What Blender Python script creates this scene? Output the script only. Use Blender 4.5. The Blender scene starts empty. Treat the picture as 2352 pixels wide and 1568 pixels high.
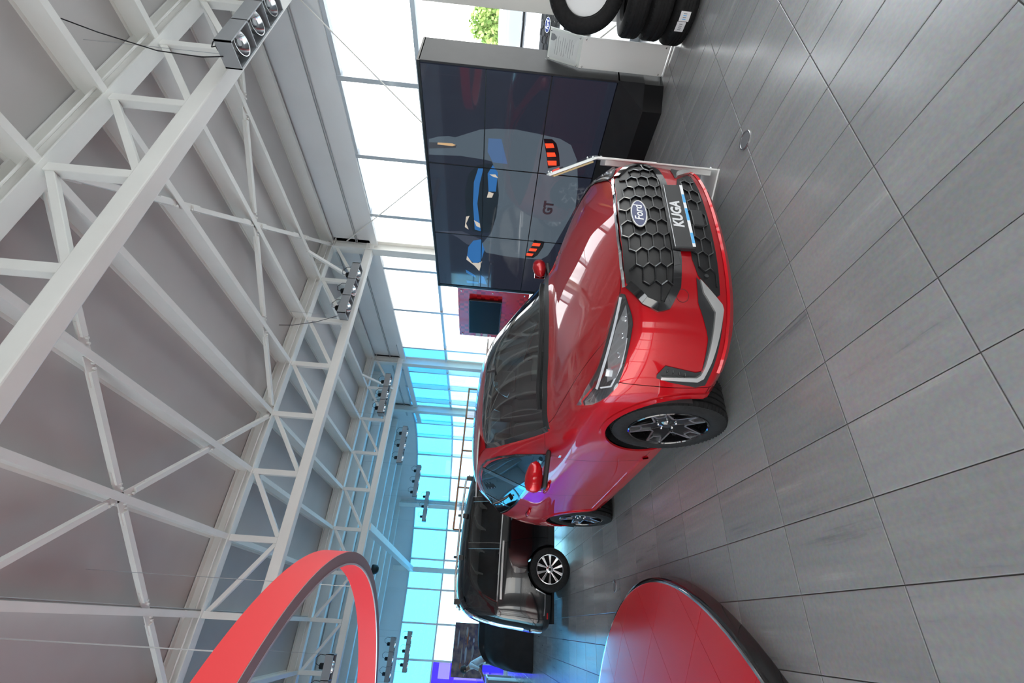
import bpy, bmesh, math, random
from mathutils import Vector, Matrix
from mathutils.bvhtree import BVHTree
from mathutils.geometry import delaunay_2d_cdt
random.seed(7)
SC = bpy.context.scene
COL = SC.collection
PI = math.pi

# ------------------------------------------------------------------ camera
CAM_ROLL, CAM_PITCH, CAM_YAW, CAM_F, CAM_H = -0.08486, -0.03571, 0.5607, 1050.0, 1.5
_f = Vector((math.sin(CAM_YAW)*math.cos(CAM_PITCH), math.cos(CAM_YAW)*math.cos(CAM_PITCH), math.sin(CAM_PITCH)))
_r = Vector((math.cos(CAM_YAW), -math.sin(CAM_YAW), 0))
_d = _f.cross(_r)
_c, _s = math.cos(CAM_ROLL), math.sin(CAM_ROLL)
C_R = _c*_r + _s*_d          # upright picture right
C_D = -_s*_r + _c*_d         # upright picture down
# the camera was held in portrait: the world's up points to the left of the frame
cam_x = C_D                  # frame right = upright down
cam_y = C_R                  # frame up = upright right
cd = bpy.data.cameras.new('camera'); cam = bpy.data.objects.new('camera', cd); COL.objects.link(cam)
cam.matrix_world = Matrix(((cam_x.x, cam_y.x, -_f.x, 0), (cam_x.y, cam_y.y, -_f.y, 0), (cam_x.z, cam_y.z, -_f.z, CAM_H), (0, 0, 0, 1)))
cd.sensor_fit = 'HORIZONTAL'; cd.sensor_width = 36.0; cd.lens = CAM_F/2352*36.0
cd.clip_start = 0.02; cd.clip_end = 500
SC.camera = cam
# ------------------------------------------------------------------ daylight and exposure
w = bpy.data.worlds.new('sky'); SC.world = w; w.use_nodes = True
nt = w.node_tree; nt.nodes.clear()
out = nt.nodes.new('ShaderNodeOutputWorld'); bg = nt.nodes.new('ShaderNodeBackground')
tc = nt.nodes.new('ShaderNodeTexCoord'); sp = nt.nodes.new('ShaderNodeSeparateXYZ'); cr = nt.nodes.new('ShaderNodeValToRGB')
nt.links.new(tc.outputs['Generated'], sp.inputs[0]); nt.links.new(sp.outputs['Z'], cr.inputs[0])
cr.color_ramp.elements[0].position = 0.0; cr.color_ramp.elements[0].color = (1.0, 0.945, 0.875, 1)
cr.color_ramp.elements[1].position = 0.75; cr.color_ramp.elements[1].color = (0.85, 0.92, 1.0, 1)
e = cr.color_ramp.elements.new(0.2); e.color = (1.0, 0.96, 0.915, 1)
nt.links.new(cr.outputs[0], bg.inputs[0]); bg.inputs[1].default_value = 3.4
nt.links.new(bg.outputs[0], out.inputs[0])
vs = SC.view_settings
vs.view_transform = 'Standard'; vs.look = 'None'; vs.gamma = 1.0; vs.use_curve_mapping = False
vs.exposure = 0.76

# ------------------------------------------------------------------ materials
MATS = {}
def mat(name, col=(.8,.8,.8), rough=.5, metal=0., coat=0., coat_r=.03, emit=None, es=1., spec=.5, alpha=1., trans=0.):
    if name in MATS: return MATS[name]
    m = bpy.data.materials.new(name); m.use_nodes = True
    b = m.node_tree.nodes['Principled BSDF']; I = b.inputs
    I['Base Color'].default_value = (*col, 1); I['Roughness'].default_value = rough; I['Metallic'].default_value = metal
    I['Coat Weight'].default_value = coat; I['Coat Roughness'].default_value = coat_r
    I['Specular IOR Level'].default_value = spec
    if emit: I['Emission Color'].default_value = (*emit, 1); I['Emission Strength'].default_value = es
    I['Transmission Weight'].default_value = trans
    MATS[name] = m; return m
def nodes(m): return m.node_tree.nodes, m.node_tree.links, m.node_tree.nodes['Principled BSDF']
def noisy(m, c1, c2, scale=8., detail=4., vec_scale=(1,1,1), fac=(.35,.65), bump=0., coord='Object'):
    N, L, b = nodes(m)
    t = N.new('ShaderNodeTexCoord'); mp = N.new('ShaderNodeMapping'); mp.inputs['Scale'].default_value = vec_scale
    n = N.new('ShaderNodeTexNoise'); n.inputs['Scale'].default_value = scale; n.inputs['Detail'].default_value = detail
    r = N.new('ShaderNodeValToRGB'); r.color_ramp.elements[0].position = fac[0]; r.color_ramp.elements[1].position = fac[1]
    r.color_ramp.elements[0].color = (*c1,1); r.color_ramp.elements[1].color = (*c2,1)
    L.new(t.outputs[coord], mp.inputs[0]); L.new(mp.outputs[0], n.inputs['Vector']); L.new(n.outputs['Fac'], r.inputs[0]); L.new(r.outputs[0], b.inputs['Base Color'])
    if bump:
        bp = N.new('ShaderNodeBump'); bp.inputs['Strength'].default_value = bump; bp.inputs['Distance'].default_value = .01
        L.new(n.outputs['Fac'], bp.inputs['Height']); L.new(bp.outputs[0], b.inputs['Normal'])
    return m
def glass(name, tint=(1,1,1), refl=.06, rough=0.):
    """thin pane: mostly see-through, with a sheen"""
    if name in MATS: return MATS[name]
    m = bpy.data.materials.new(name); m.use_nodes = True; N = m.node_tree.nodes; L = m.node_tree.links; N.clear()
    o = N.new('ShaderNodeOutputMaterial'); mx = N.new('ShaderNodeMixShader'); t = N.new('ShaderNodeBsdfTransparent'); g = N.new('ShaderNodeBsdfGlossy')
    lw = N.new('ShaderNodeLayerWeight'); lw.inputs[0].default_value = .25
    mm = N.new('ShaderNodeMath'); mm.operation = 'MULTIPLY_ADD'; mm.inputs[1].default_value = .55; mm.inputs[2].default_value = refl
    L.new(lw.outputs['Fresnel'], mm.inputs[0]); L.new(mm.outputs[0], mx.inputs[0])
    t.inputs[0].default_value = (*tint,1); g.inputs['Roughness'].default_value = rough; g.inputs[0].default_value = (1,1,1,1)
    L.new(t.outputs[0], mx.inputs[1]); L.new(g.outputs[0], mx.inputs[2]); L.new(mx.outputs[0], o.inputs[0])
    MATS[name] = m; return m

# ------------------------------------------------------------------ mesh helpers
def link(o, parent=None):
    COL.objects.link(o)
    if parent is not None: o.parent = parent
    return o
def tag(o, label=None, cat=None, group=None, kind=None):
    if label: o['label'] = label
    if cat: o['category'] = cat
    if group: o['group'] = group
    if kind: o['kind'] = kind
    return o
def empty(name, loc=(0,0,0), rz=0., label=None, cat=None, group=None, kind=None):
    o = bpy.data.objects.new(name, None); o.empty_display_size = .1
    o.location = loc; o.rotation_euler = (0,0,rz); link(o)
    return tag(o, label, cat, group, kind)
class MB:
    def __init__(s): s.v = []; s.f = []
    def add(s, vs, fs):
        n = len(s.v); s.v += [tuple(p) for p in vs]; s.f += [tuple(i+n for i in f) for f in fs]; return s
    def box(s, x0, y0, z0, x1, y1, z1):
        return s.add([(x0,y0,z0),(x1,y0,z0),(x1,y1,z0),(x0,y1,z0),(x0,y0,z1),(x1,y0,z1),(x1,y1,z1),(x0,y1,z1)],
                     [(0,3,2,1),(4,5,6,7),(0,1,5,4),(1,2,6,5),(2,3,7,6),(3,0,4,7)])
    def beam(s, p, q, w_, h_, up=(0,0,1)):
        p, q = Vector(p), Vector(q); d = (q-p).normalized(); u = Vector(up)
        a = d.cross(u)
        if a.length < 1e-4: a = d.cross(Vector((0,1,0)))
        a.normalize(); b = a.cross(d).normalized()
        vs = []
        for c in (p, q):
            for i, j in ((-1,-1),(1,-1),(1,1),(-1,1)): vs.append(c + a*(i*w_/2) + b*(j*h_/2))
        return s.add(vs, [(0,1,2,3),(7,6,5,4),(0,4,5,1),(1,5,6,2),(2,6,7,3),(3,7,4,0)])
    def cyl(s, p, q, r0, r1=None, n=12, cap=True):
        r1 = r0 if r1 is None else r1
        p, q = Vector(p), Vector(q); d = (q-p).normalized(); a = d.orthogonal().normalized(); b = d.cross(a)
        vs = [c + a*(r*math.cos(2*PI*i/n)) + b*(r*math.sin(2*PI*i/n)) for c, r in ((p,r0),(q,r1)) for i in range(n)]
        fs = [(i, (i+1) % n, n+(i+1) % n, n+i) for i in range(n)]
        if cap: fs += [tuple(range(n-1,-1,-1)), tuple(range(n,2*n))]
        return s.add(vs, fs)
    def tube(s, pts, r, n=8, closed=False):
        pts = [Vector(p) for p in pts]; m = len(pts); vs = []; fs = []; prev = None
        for i, p in enumerate(pts):
            if closed: t = pts[(i+1) % m] - pts[i-1]
            else: t = pts[min(i+1,m-1)] - pts[max(i-1,0)]
            t.normalize()
            if prev is None: a = t.orthogonal().normalized()
            else: a = (prev - t*prev.dot(t)).normalized()
            prev = a; b = t.cross(a); rr = r[i] if isinstance(r, (list,tuple)) else r
            vs += [p + a*(rr*math.cos(2*PI*k/n)) + b*(rr*math.sin(2*PI*k/n)) for k in range(n)]
        for i in range(m if closed else m-1):
            j = (i+1) % m
            fs += [(i*n+k, i*n+(k+1) % n, j*n+(k+1) % n, j*n+k) for k in range(n)]
        if not closed: fs += [tuple(range(n-1,-1,-1)), tuple((m-1)*n+k for k in range(n))]
        return s.add(vs, fs)
    def lathe(s, prof, org=(0,0,0), ax=(0,0,1), n=32, closed=False, a0=0., a1=2*PI):
        """prof: list of (radius, height along axis)"""
        o = Vector(org); d = Vector(ax).normalized(); a = d.orthogonal().normalized(); b = d.cross(a)
        full = abs(a1-a0-2*PI) < 1e-6; m = n if full else n+1; k = len(prof); vs = []
        for i in range(m):
            t = a0 + (a1-a0)*i/n
            for r, h in prof: vs.append(o + d*h + (a*math.cos(t) + b*math.sin(t))*r)
        fs = []
        for i in range(n):
            j = (i+1) % m
            for q in range(k if closed else k-1):
                q2 = (q+1) % k
                fs.append((i*k+q, j*k+q, j*k+q2, i*k+q2))
        return s.add(vs, fs)
    def prism(s, poly, fn, t0, t1):
        """poly: 2D outline, fn(u,v,t) -> 3D"""
        n = len(poly)
        vs = [fn(u,v,t0) for u,v in poly] + [fn(u,v,t1) for u,v in poly]
        fs = [tuple(range(n-1,-1,-1)), tuple(range(n,2*n))] + [(i,(i+1) % n,n+(i+1) % n,n+i) for i in range(n)]
        return s.add(vs, fs)
    def mesh(s, name, m=None, smooth=False, ang=None):
        me = bpy.data.meshes.new(name); me.from_pydata([tuple(p) for p in s.v], [], s.f)
        bm = bmesh.new(); bm.from_mesh(me); bmesh.ops.recalc_face_normals(bm, faces=bm.faces)
        if ang is not None:
            for ed in bm.edges:
                ed.smooth = not (len(ed.link_faces) == 2 and ed.calc_face_angle(0) > ang)
        if smooth or ang is not None:
            for f in bm.faces: f.smooth = True
        bm.to_mesh(me); bm.free()
        if m: me.materials.append(m)
        return me
    def build(s, name, m=None, parent=None, smooth=False, ang=None, bevel=0., seg=2):
        o = bpy.data.objects.new(name, s.mesh(name, m, smooth, ang)); link(o, parent)
        if bevel:
            b = o.modifiers.new('bevel', 'BEVEL'); b.width = bevel; b.segments = seg; b.limit_method = 'ANGLE'; b.angle_limit = .6
        return o
def copy_tree(o, parent=None):
    c = o.copy(); COL.objects.link(c); c.parent = parent
    for ch in list(o.children): copy_tree(ch, c)
    return c
def text_mesh(s, size, extrude=.001, shear=0., bold=0., font_w=1.):
    cu = bpy.data.curves.new('lettering', 'FONT'); cu.body = s; cu.size = size; cu.extrude = extrude; cu.align_x = 'CENTER'; cu.align_y = 'CENTER'
    cu.shear = shear; cu.offset = bold; cu.resolution_u = 3
    o = bpy.data.objects.new('lettering', cu); COL.objects.link(o)
    dg = bpy.context.evaluated_depsgraph_get(); me = bpy.data.meshes.new_from_object(o.evaluated_get(dg))
    bpy.data.objects.remove(o); return me
def text_obj(name, s, size, m, parent, M, **k):
    me = text_mesh(s, size, **k); me.materials.clear(); me.materials.append(m)
    o = bpy.data.objects.new(name, me); link(o, parent); o.matrix_local = M; return o
def frame_mat(o, x, y, z):
    x, y, z = Vector(x).normalized(), Vector(y).normalized(), Vector(z).normalized()
    return Matrix(((x.x,y.x,z.x,o[0]),(x.y,y.y,z.y,o[1]),(x.z,y.z,z.z,o[2]),(0,0,0,1)))
# ================================================================== the building
XW, XL, YB, YE = 6.5, -5.2, -4.6, 21.7
def in_view(P, margin=60):
    v = Vector(P)-Vector((0,0,CAM_H)); z = v.dot(_f)
    if z < .15: return None
    x = 1176+CAM_F*v.dot(C_D)/z; y = 784-CAM_F*v.dot(C_R)/z
    return (x, y, z) if -margin < x < 2352+margin and -margin < y < 1568+margin else None
STEEL = noisy(mat('white_painted_steel', (.87,.85,.80), .42), (.85,.83,.78), (.89,.87,.82), 3)
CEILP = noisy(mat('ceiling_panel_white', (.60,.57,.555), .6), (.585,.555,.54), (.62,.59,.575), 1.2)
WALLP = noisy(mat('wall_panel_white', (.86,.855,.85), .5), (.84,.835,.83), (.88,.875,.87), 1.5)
WALLD = noisy(mat('wall_panel_grey', (.26,.25,.245), .6), (.24,.23,.225), (.28,.27,.265), 1.5)
MULL = mat('mullion_aluminium', (.62,.66,.70), .35, .5)
SEAL = mat('window_seal', (.03,.03,.035), .6)
GROUT = mat('grout', (.10,.095,.09), .9)
CLEAR = glass('clear_glass', (.97,.99,1.0), .03)
CYAN = glass('blue_tinted_glass', (.25,.70,1.0), .05)
CYAN2 = glass('pale_blue_glass', (.55,.86,1.0), .05)
VIOLET = glass('violet_glass', (.13,.10,.72), .05)
# ---- floor: grey porcelain tiles with streaks along their length
TILE = mat('floor_tile', (.2,.2,.2), .26)
N, L, b = nodes(TILE)
geo = N.new('ShaderNodeNewGeometry'); oi = N.new('ShaderNodeObjectInfo'); ad = N.new('ShaderNodeMath'); ad.operation = 'ADD'
L.new(geo.outputs['Random Per Island'], ad.inputs[0]); L.new(oi.outputs['Random'], ad.inputs[1])
fr_ = N.new('ShaderNodeMath'); fr_.operation = 'FRACT'; L.new(ad.outputs[0], fr_.inputs[0])
mu = N.new('ShaderNodeMath'); mu.operation = 'MULTIPLY'; mu.inputs[1].default_value = 37.; L.new(fr_.outputs[0], mu.inputs[0])
cb = N.new('ShaderNodeCombineXYZ'); L.new(mu.outputs[0], cb.inputs[2]); L.new(mu.outputs[0], cb.inputs[0])
va = N.new('ShaderNodeVectorMath'); va.operation = 'ADD'; L.new(geo.outputs['Position'], va.inputs[0]); L.new(cb.outputs[0], va.inputs[1])
mp = N.new('ShaderNodeMapping'); mp.inputs['Scale'].default_value = (8, .55, 1); L.new(va.outputs[0], mp.inputs[0])
n1 = N.new('ShaderNodeTexNoise'); n1.inputs['Scale'].default_value = 1.6; n1.inputs['Detail'].default_value = 7; n1.inputs['Roughness'].default_value = .62; L.new(mp.outputs[0], n1.inputs['Vector'])
mp2 = N.new('ShaderNodeMapping'); mp2.inputs['Scale'].default_value = (2.2, .8, 1); L.new(va.outputs[0], mp2.inputs[0])
n2 = N.new('ShaderNodeTexNoise'); n2.inputs['Scale'].default_value = 1.7; n2.inputs['Detail'].default_value = 3; L.new(mp2.outputs[0], n2.inputs['Vector'])
n3 = N.new('ShaderNodeTexNoise'); n3.inputs['Scale'].default_value = 60; n3.inputs['Detail'].default_value = 3; L.new(va.outputs[0], n3.inputs['Vector'])
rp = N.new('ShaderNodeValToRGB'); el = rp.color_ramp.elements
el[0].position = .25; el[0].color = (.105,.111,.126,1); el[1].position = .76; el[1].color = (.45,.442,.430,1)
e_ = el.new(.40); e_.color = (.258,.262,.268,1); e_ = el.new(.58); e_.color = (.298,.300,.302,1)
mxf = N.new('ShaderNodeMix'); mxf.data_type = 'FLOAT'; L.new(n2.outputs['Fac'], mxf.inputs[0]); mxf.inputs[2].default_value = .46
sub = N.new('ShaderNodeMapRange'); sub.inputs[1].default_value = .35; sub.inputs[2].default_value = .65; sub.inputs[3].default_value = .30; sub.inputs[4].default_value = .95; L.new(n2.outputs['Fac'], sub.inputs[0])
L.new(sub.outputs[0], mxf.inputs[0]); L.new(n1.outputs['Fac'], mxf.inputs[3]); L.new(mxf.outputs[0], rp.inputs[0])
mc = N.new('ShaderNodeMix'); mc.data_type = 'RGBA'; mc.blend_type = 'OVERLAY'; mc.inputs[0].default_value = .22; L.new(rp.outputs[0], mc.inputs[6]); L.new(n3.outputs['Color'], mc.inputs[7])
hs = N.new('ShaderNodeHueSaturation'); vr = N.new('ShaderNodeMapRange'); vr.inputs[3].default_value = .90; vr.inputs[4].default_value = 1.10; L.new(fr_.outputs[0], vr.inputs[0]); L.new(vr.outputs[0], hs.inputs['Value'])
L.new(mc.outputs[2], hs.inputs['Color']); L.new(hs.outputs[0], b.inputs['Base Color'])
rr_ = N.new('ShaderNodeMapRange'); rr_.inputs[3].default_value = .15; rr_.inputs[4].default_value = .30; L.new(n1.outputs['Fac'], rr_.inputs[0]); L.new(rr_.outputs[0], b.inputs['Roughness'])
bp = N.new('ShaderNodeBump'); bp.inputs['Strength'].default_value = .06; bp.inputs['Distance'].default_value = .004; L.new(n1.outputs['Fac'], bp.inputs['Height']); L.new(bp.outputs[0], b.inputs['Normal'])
floor = MB().box(XL-.2, YB-.2, -.15, XW+.2, YE+.3, -.004).build('floor', GROUT); tag(floor, kind='structure')
TX, TY = .30, .594; GX, GY = 2.9022, .5156      # grid origin
tiles = []
g = .0022
for i in range(-28, 14):
    for j in range(-9, 37):
        x0 = GX + i*TX; y0 = GY + j*TY
        if x0 < XL or x0+TX > XW+.25 or y0 < YB-.1 or y0+TY > YE+.3: continue
        c = (x0+TX/2, y0+TY/2, 0); s_ = in_view(c, 120)
        tiles.append((-(1/(s_[2]**3)) if s_ else 0, x0, y0))
tiles.sort()
def tile_mb(mb, x0, y0):
    a = .003
    v = [(x0+g,y0+g,-.006),(x0+TX-g,y0+g,-.006),(x0+TX-g,y0+TY-g,-.006),(x0+g,y0+TY-g,-.006),
         (x0+g,y0+g,-.0012),(x0+TX-g,y0+g,-.0012),(x0+TX-g,y0+TY-g,-.0012),(x0+g,y0+TY-g,-.0012),
         (x0+g+a,y0+g+a,0),(x0+TX-g-a,y0+g+a,0),(x0+TX-g-a,y0+TY-g-a,0),(x0+g+a,y0+TY-g-a,0)]
    f = [(8,9,10,11)] + [(k,(k+1) % 4,4+(k+1) % 4,4+k) for k in range(4)] + [(4+k,4+(k+1) % 4,8+(k+1) % 4,8+k) for k in range(4)]
    mb.add(v, f)
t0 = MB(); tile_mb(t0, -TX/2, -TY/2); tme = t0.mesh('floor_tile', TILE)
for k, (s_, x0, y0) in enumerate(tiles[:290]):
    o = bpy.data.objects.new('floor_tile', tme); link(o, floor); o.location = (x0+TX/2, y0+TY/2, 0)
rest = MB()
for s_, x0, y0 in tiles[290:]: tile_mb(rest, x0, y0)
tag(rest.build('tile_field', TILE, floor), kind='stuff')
# ---- ceiling, purlins, bracing
ZB, ZT, ZC = 4.18, 4.92, 5.14
NX = [6.35-.915*k for k in range(13)]
TRY = [None, 2.45, 7.04, 11.70]
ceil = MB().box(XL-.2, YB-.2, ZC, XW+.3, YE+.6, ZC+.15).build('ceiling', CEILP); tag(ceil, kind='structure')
for k, x in enumerate(NX):
    y1 = 11.70
    p = MB(); p.box(x-.035, YB, ZT-.012, x+.035, y1, ZT+.0); p.box(x-.006, YB, ZT+.0, x+.006, y1, ZC-.012); p.box(x-.035, YB, ZC-.012, x+.035, y1, ZC)
    p.build('purlin', STEEL, ceil)
for k in range(7):      # sheet ribs over the far bay, parallel to the trusses
    y = 12.6 + k*1.25
    MB().box(XL, y-.09, ZC-.26, XW-.1, y+.09, ZC).build('ceiling_rib', STEEL, ceil, bevel=.02)
def brace(p, q):
    p, q = Vector(p), Vector(q); d = (q-p).normalized()
    a, c = p+d*.16, q-d*.16
    o = MB().beam(a, c, .055, .055).build('roof_brace', STEEL, ceil)
    side = d.cross(Vector((0,0,1))).normalized()
    for e_, s_ in ((a,1),(c,-1)):
        mb = MB(); mb.beam(e_-d*(.15*s_), e_+d*(.14*s_), .085, .012); mb.build('gusset_plate', STEEL, o)
        for q_ in (.02, .07):
            mb = MB(); b0 = e_-d*(s_*q_)+side*.022; mb.cyl(b0+Vector((0,0,-.028)), b0+Vector((0,0,.02)), .012, n=8); mb.build('bolt', STEEL, o)
def xbrace(xa, xb, ya, yb, purl):
    z = ZT+.015
    for (p, q) in (((xa,ya),(xb,yb)),((xa,yb),(xb,ya))):
        xs = [xa] + [x for x in purl if min(xa,xb)+.05 < x < max(xa,xb)-.05] + [xb]
        for s_ in range(len(xs)-1):
            f0 = (xs[s_]-xa)/(xb-xa); f1 = (xs[s_+1]-xa)/(xb-xa)
            brace((xs[s_], p[1]+(q[1]-p[1])*f0, z), (xs[s_+1], p[1]+(q[1]-p[1])*f1, z))
xbrace(NX[0], NX[4], TRY[1], TRY[2], NX)
xbrace(NX[4], NX[8], TRY[1], TRY[2], NX)
xbrace(NX[8], NX[12], TRY[1], TRY[2], NX)
for k in (2, 5, 7):     # conduits clipped under purlins
    x = NX[k]+.05
    MB().tube([(x,YB,ZT+.03),(x,3.5,ZT+.03),(x,11.5,ZT+.03)], .009, 6).build('conduit', mat('conduit_grey',(.45,.45,.45),.5), ceil)
# ---- roof trusses
def truss(y, label):
    t = empty('roof_truss', (0,y,0), 0, label, 'truss', 'white steel roof trusses')
    xr, xl = NX[0], NX[12]
    tc_ = MB(); tc_.box(xl-.1,-.075,ZT-.02,xr+.08,.075,ZT-.005); tc_.box(xl-.1,-.01,ZT-.005,xr+.08,.01,ZC-.03); tc_.box(xl-.1,-.075,ZC-.03,xr+.08,.075,ZC-.01)
    tc_.build('top_chord', STEEL, t)
    MB().box(xl-.1,-.07,ZB-.075,xr+.08,.07,ZB+.075).build('bottom_chord', STEEL, t, bevel=.012)
    for k, x in enumerate(NX):
        MB().box(x-.04,-.04,ZB+.07,x+.04,.04,ZT-.02).build('vertical', STEEL, t, bevel=.006)
    for k in range(12):
        a, c = (NX[k],NX[k+1]) if k < 6 else (NX[k+1],NX[k])
        MB().beam((a-.03*(1 if k < 6 else -1),0,ZT-.06),(c,0,ZB+.06),.06,.06,(0,1,0)).build('diagonal', STEEL, t, bevel=.006)
    for s_ in (-1,1):
        MB().beam((NX[1],.04*s_,ZB+.02),(NX[1],.80*s_,ZT+.02),.05,.05).build('fly_brace', STEEL, t)
        MB().tube([(xl,.10*s_,ZT+.05),(xr,.10*s_,ZT+.05)], .011, 6).build('cable_rail', STEEL, t)
    return t
for y, lb in zip(TRY[1:], ('large white steel roof truss nearest the camera, crossing the upper left of the picture', 'white steel roof truss second from the camera, running behind the red ring', 'small-looking white steel roof truss third from the camera, farthest down the hall')):
    truss(y, lb)
lb_ = MB().box(1.80,11.77,ZB-.10,1.96,YE-.1,ZB+.10).build('roof_beam', STEEL, bevel=.01); tag(lb_, 'white edge beam running from the far truss to the end wall column', 'beam')
# ---- columns on the window wall and end wall
def column(x, y, z1, rz, label, grp='white wall columns'):
    c = empty('wall_column', (x,y,0), rz, label, 'column', grp)
    MB().box(-.10,-.012,0,.10,.012,z1).build('web', STEEL, c)
    MB().box(-.12,-.09,0,-.10,.09,z1).build('inner_flange', STEEL, c)
    MB().box(.10,-.09,0,.12,.09,z1).build('outer_flange', STEEL, c)
    MB().box(-.17,-.13,0,.15,.13,.02).build('base_plate', STEEL, c)
    for z in (z1-.75, z1-.05): MB().box(-.10,-.09,z,.10,.09,z+.012).build('stiffener', STEEL, c)
    return c
# ---- glazed wall, following the plan from the right side round the far corner
PLAN = [(6.5,-4.6),(6.5,16.6),(6.28,17.5),(5.85,18.4),(5.2,19.25),(4.4,20.05),(3.4,20.75),(2.3,21.35),(1.2,21.65),(0.0,21.7),(-5.2,21.7)]
def header_z(y): return 4.02 + .022*max(0, min(y, 16)-3)
ZTR, ZHEAD = 2.876, 4.0
def mullion(p, q, parent, w_=.10):
    d = Vector((q[0]-p[0], q[1]-p[1], 0)).normalized()
wn = [0]
def bay(p, q, tint_u, tint_l, col_w=.09):
    """one window bay from p to q (plan); mullion at p"""
    wn[0] += 1
    P, Q = Vector((*p,0)), Vector((*q,0)); d = (Q-P).normalized(); nrm = Vector((d.y,-d.x,0)); hz = .5*(header_z(p[1])+header_z(q[1]))
    w0 = empty('window_%d' % wn[0], P, 0, kind='structure')
    def loc(a, o, z): return d*a + nrm*o + Vector((0,0,z))
    Ln = (Q-P).length
    MB().beam(loc(0,-.02,0), loc(0,-.02,hz), .14, .07, up=d).build('mullion', MULL, w0)
    MB().beam(loc(0,.06,0), loc(0,.06,hz), .02, .05, up=d).build('glazing_seal', SEAL, w0)
    for z, h in ((.06,.12),(ZTR,.06),(hz-.02,.06)):
        MB().beam(loc(.035,-.01,z), loc(Ln-.035,-.01,z), .10, h).build('transom', MULL, w0)
    mb = MB(); mb.beam(loc(.03,.03,(ZTR+.03+hz-.05)/2), loc(Ln-.03,.03,(ZTR+.03+hz-.05)/2), .012, hz-.08-ZTR); mb.build('pane', tint_u, w0)
    mb = MB(); mb.beam(loc(.03,.03,(.12+ZTR-.03)/2), loc(Ln-.03,.03,(.12+ZTR-.03)/2), .012, ZTR-.15); mb.build('pane', tint_l, w0)
    return w0
ys = [-4.6,-3.4,-2.2,-1.0,.2,1.25,2.42,3.67,4.93,6.20,7.70,9.21,10.99,12.4,13.5,14.6,15.6,16.6]
for a, c in zip(ys[:-1], ys[1:]):
    far = a > 10.5
    bay((XW,a), (XW,c), CYAN if far else CLEAR, CYAN2 if far else CLEAR)
for p, q in zip(PLAN[1:-2], PLAN[2:-1]): bay(p, q, CYAN, CYAN2)
xs = [0.0,-1.2,-2.4,-3.8,-5.2]
for a, c in zip(xs[:-1], xs[1:]): bay((a,YE), (c,YE), CYAN, VIOLET if a < -.5 else CYAN2)
# header panels above the glass and the white band below the ceiling
hw = MB()
for p, q in zip(PLAN[:-1], PLAN[1:]):
    d = (Vector(q)-Vector(p)).normalized(); n_ = Vector((d.y,-d.x))
    segs = max(1, int((Vector(q)-Vector(p)).length/4))
    for s_ in range(segs):
        a = Vector(p).lerp(Vector(q), s_/segs); c = Vector(p).lerp(Vector(q), (s_+1)/segs)
        v = []
        for o in (-.03, .12):
            for e_ in (a, c):
                v += [(e_.x+n_.x*o, e_.y+n_.y*o, header_z(e_.y)-.01), (e_.x+n_.x*o, e_.y+n_.y*o, ZC+.02)]
        hw.add(v, [(0,2,3,1),(4,5,7,6),(0,4,6,2),(1,3,7,5),(0,1,5,4),(2,6,7,3)])
hwo = hw.build('wall_right', WALLP); tag(hwo, kind='structure')
tr = MB(); tr.box(XW-.10, YB, header_z(3)+.02, XW-.03, 16.6, header_z(3)+.16); tag(tr.build('trim_1', WALLP), kind='structure')
for q_ in (0,1): 
    MB().tube([(XW-.05, YB, 4.42+.03*q_), (XW-.05, 6.9, 4.45+.03*q_), (XW-.05, 16, 4.5+.03*q_)], .008, 6).build('conduit', mat('conduit_grey'), hwo)
column(XW-.13, TRY[1], ZT, 0, 'white steel column on the window wall at the nearest truss, beside the tyres')
column(XW-.13, TRY[2], ZT, 0, 'white steel column on the window wall behind the far end of the video wall')
column(XW-.13, TRY[3], ZT, 0, 'white steel column on the window wall past the red display board')
column(XW-.13, 15.1, ZT, 0, 'white steel column where the window wall begins to curve')
column(4.2, 20.0, ZT, .8, 'white steel column in the curved glass corner')
column(1.88, 21.3, ZT, PI/2, 'white steel column at the end wall under the edge beam')
for a, c in (((6.33,2.62,4.30),(6.33,6.90,.35)),((6.36,6.90,4.62),(6.36,2.62,.35))):
    wr = MB().tube([a,c], .010, 8).build('wind_brace_rod', STEEL); tag(wr, 'thin white wind brace rod %s behind the video wall' % ('sloping down toward the far column' if a[1] < 5 else 'sloping down toward the near column'), 'brace', 'wind brace rods on the window wall')
# unseen left and rear walls of the hall, bays arranged for daylight and reflections (behind the photographer)
def back_bays():
    for k in range(9):
        a, c = XL+k*1.3, XL+(k+1)*1.3
        if k in (1,4,7,8): bay((a,YB), (c,YB), CLEAR, CLEAR)
        else: tag(MB().box(a, YB-.15, 0, c, YB+.03, 4.0).build('wall_rear', WALLD), kind='structure')
    for k in range(13):
        a, c = YE-k*2.023, YE-(k+1)*2.023
        if k in (0,1,7,8,9,10,11,12): bay((XL,a), (XL,c), CYAN2 if k < 8 else CLEAR, CYAN2 if k < 8 else CLEAR)
        else: tag(MB().box(XL-.15, c, 0, XL+.02, a, 4.0).build('wall_left', WALLD), kind='structure')
back_bays()
for nm, bx in (('wall_rear',(XL-.1,YB-.15,4.0,XW+.1,YB+.05,ZC+.02)),('wall_left',(XL-.15,YB,4.0,XL+.05,YE,ZC+.02))):
    tag(MB().box(*bx).build(nm, WALLD if nm != 'wall_left' else WALLP), kind='structure')
# ---- outside
GND = noisy(mat('outside_paving', (.55,.55,.53), .8), (.50,.50,.48), (.62,.62,.60), .6)
MB().box(-60,-60,-.30,90,90,-.16).build('ground_outside', GND); tag(bpy.data.objects['ground_outside'], kind='structure')
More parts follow.
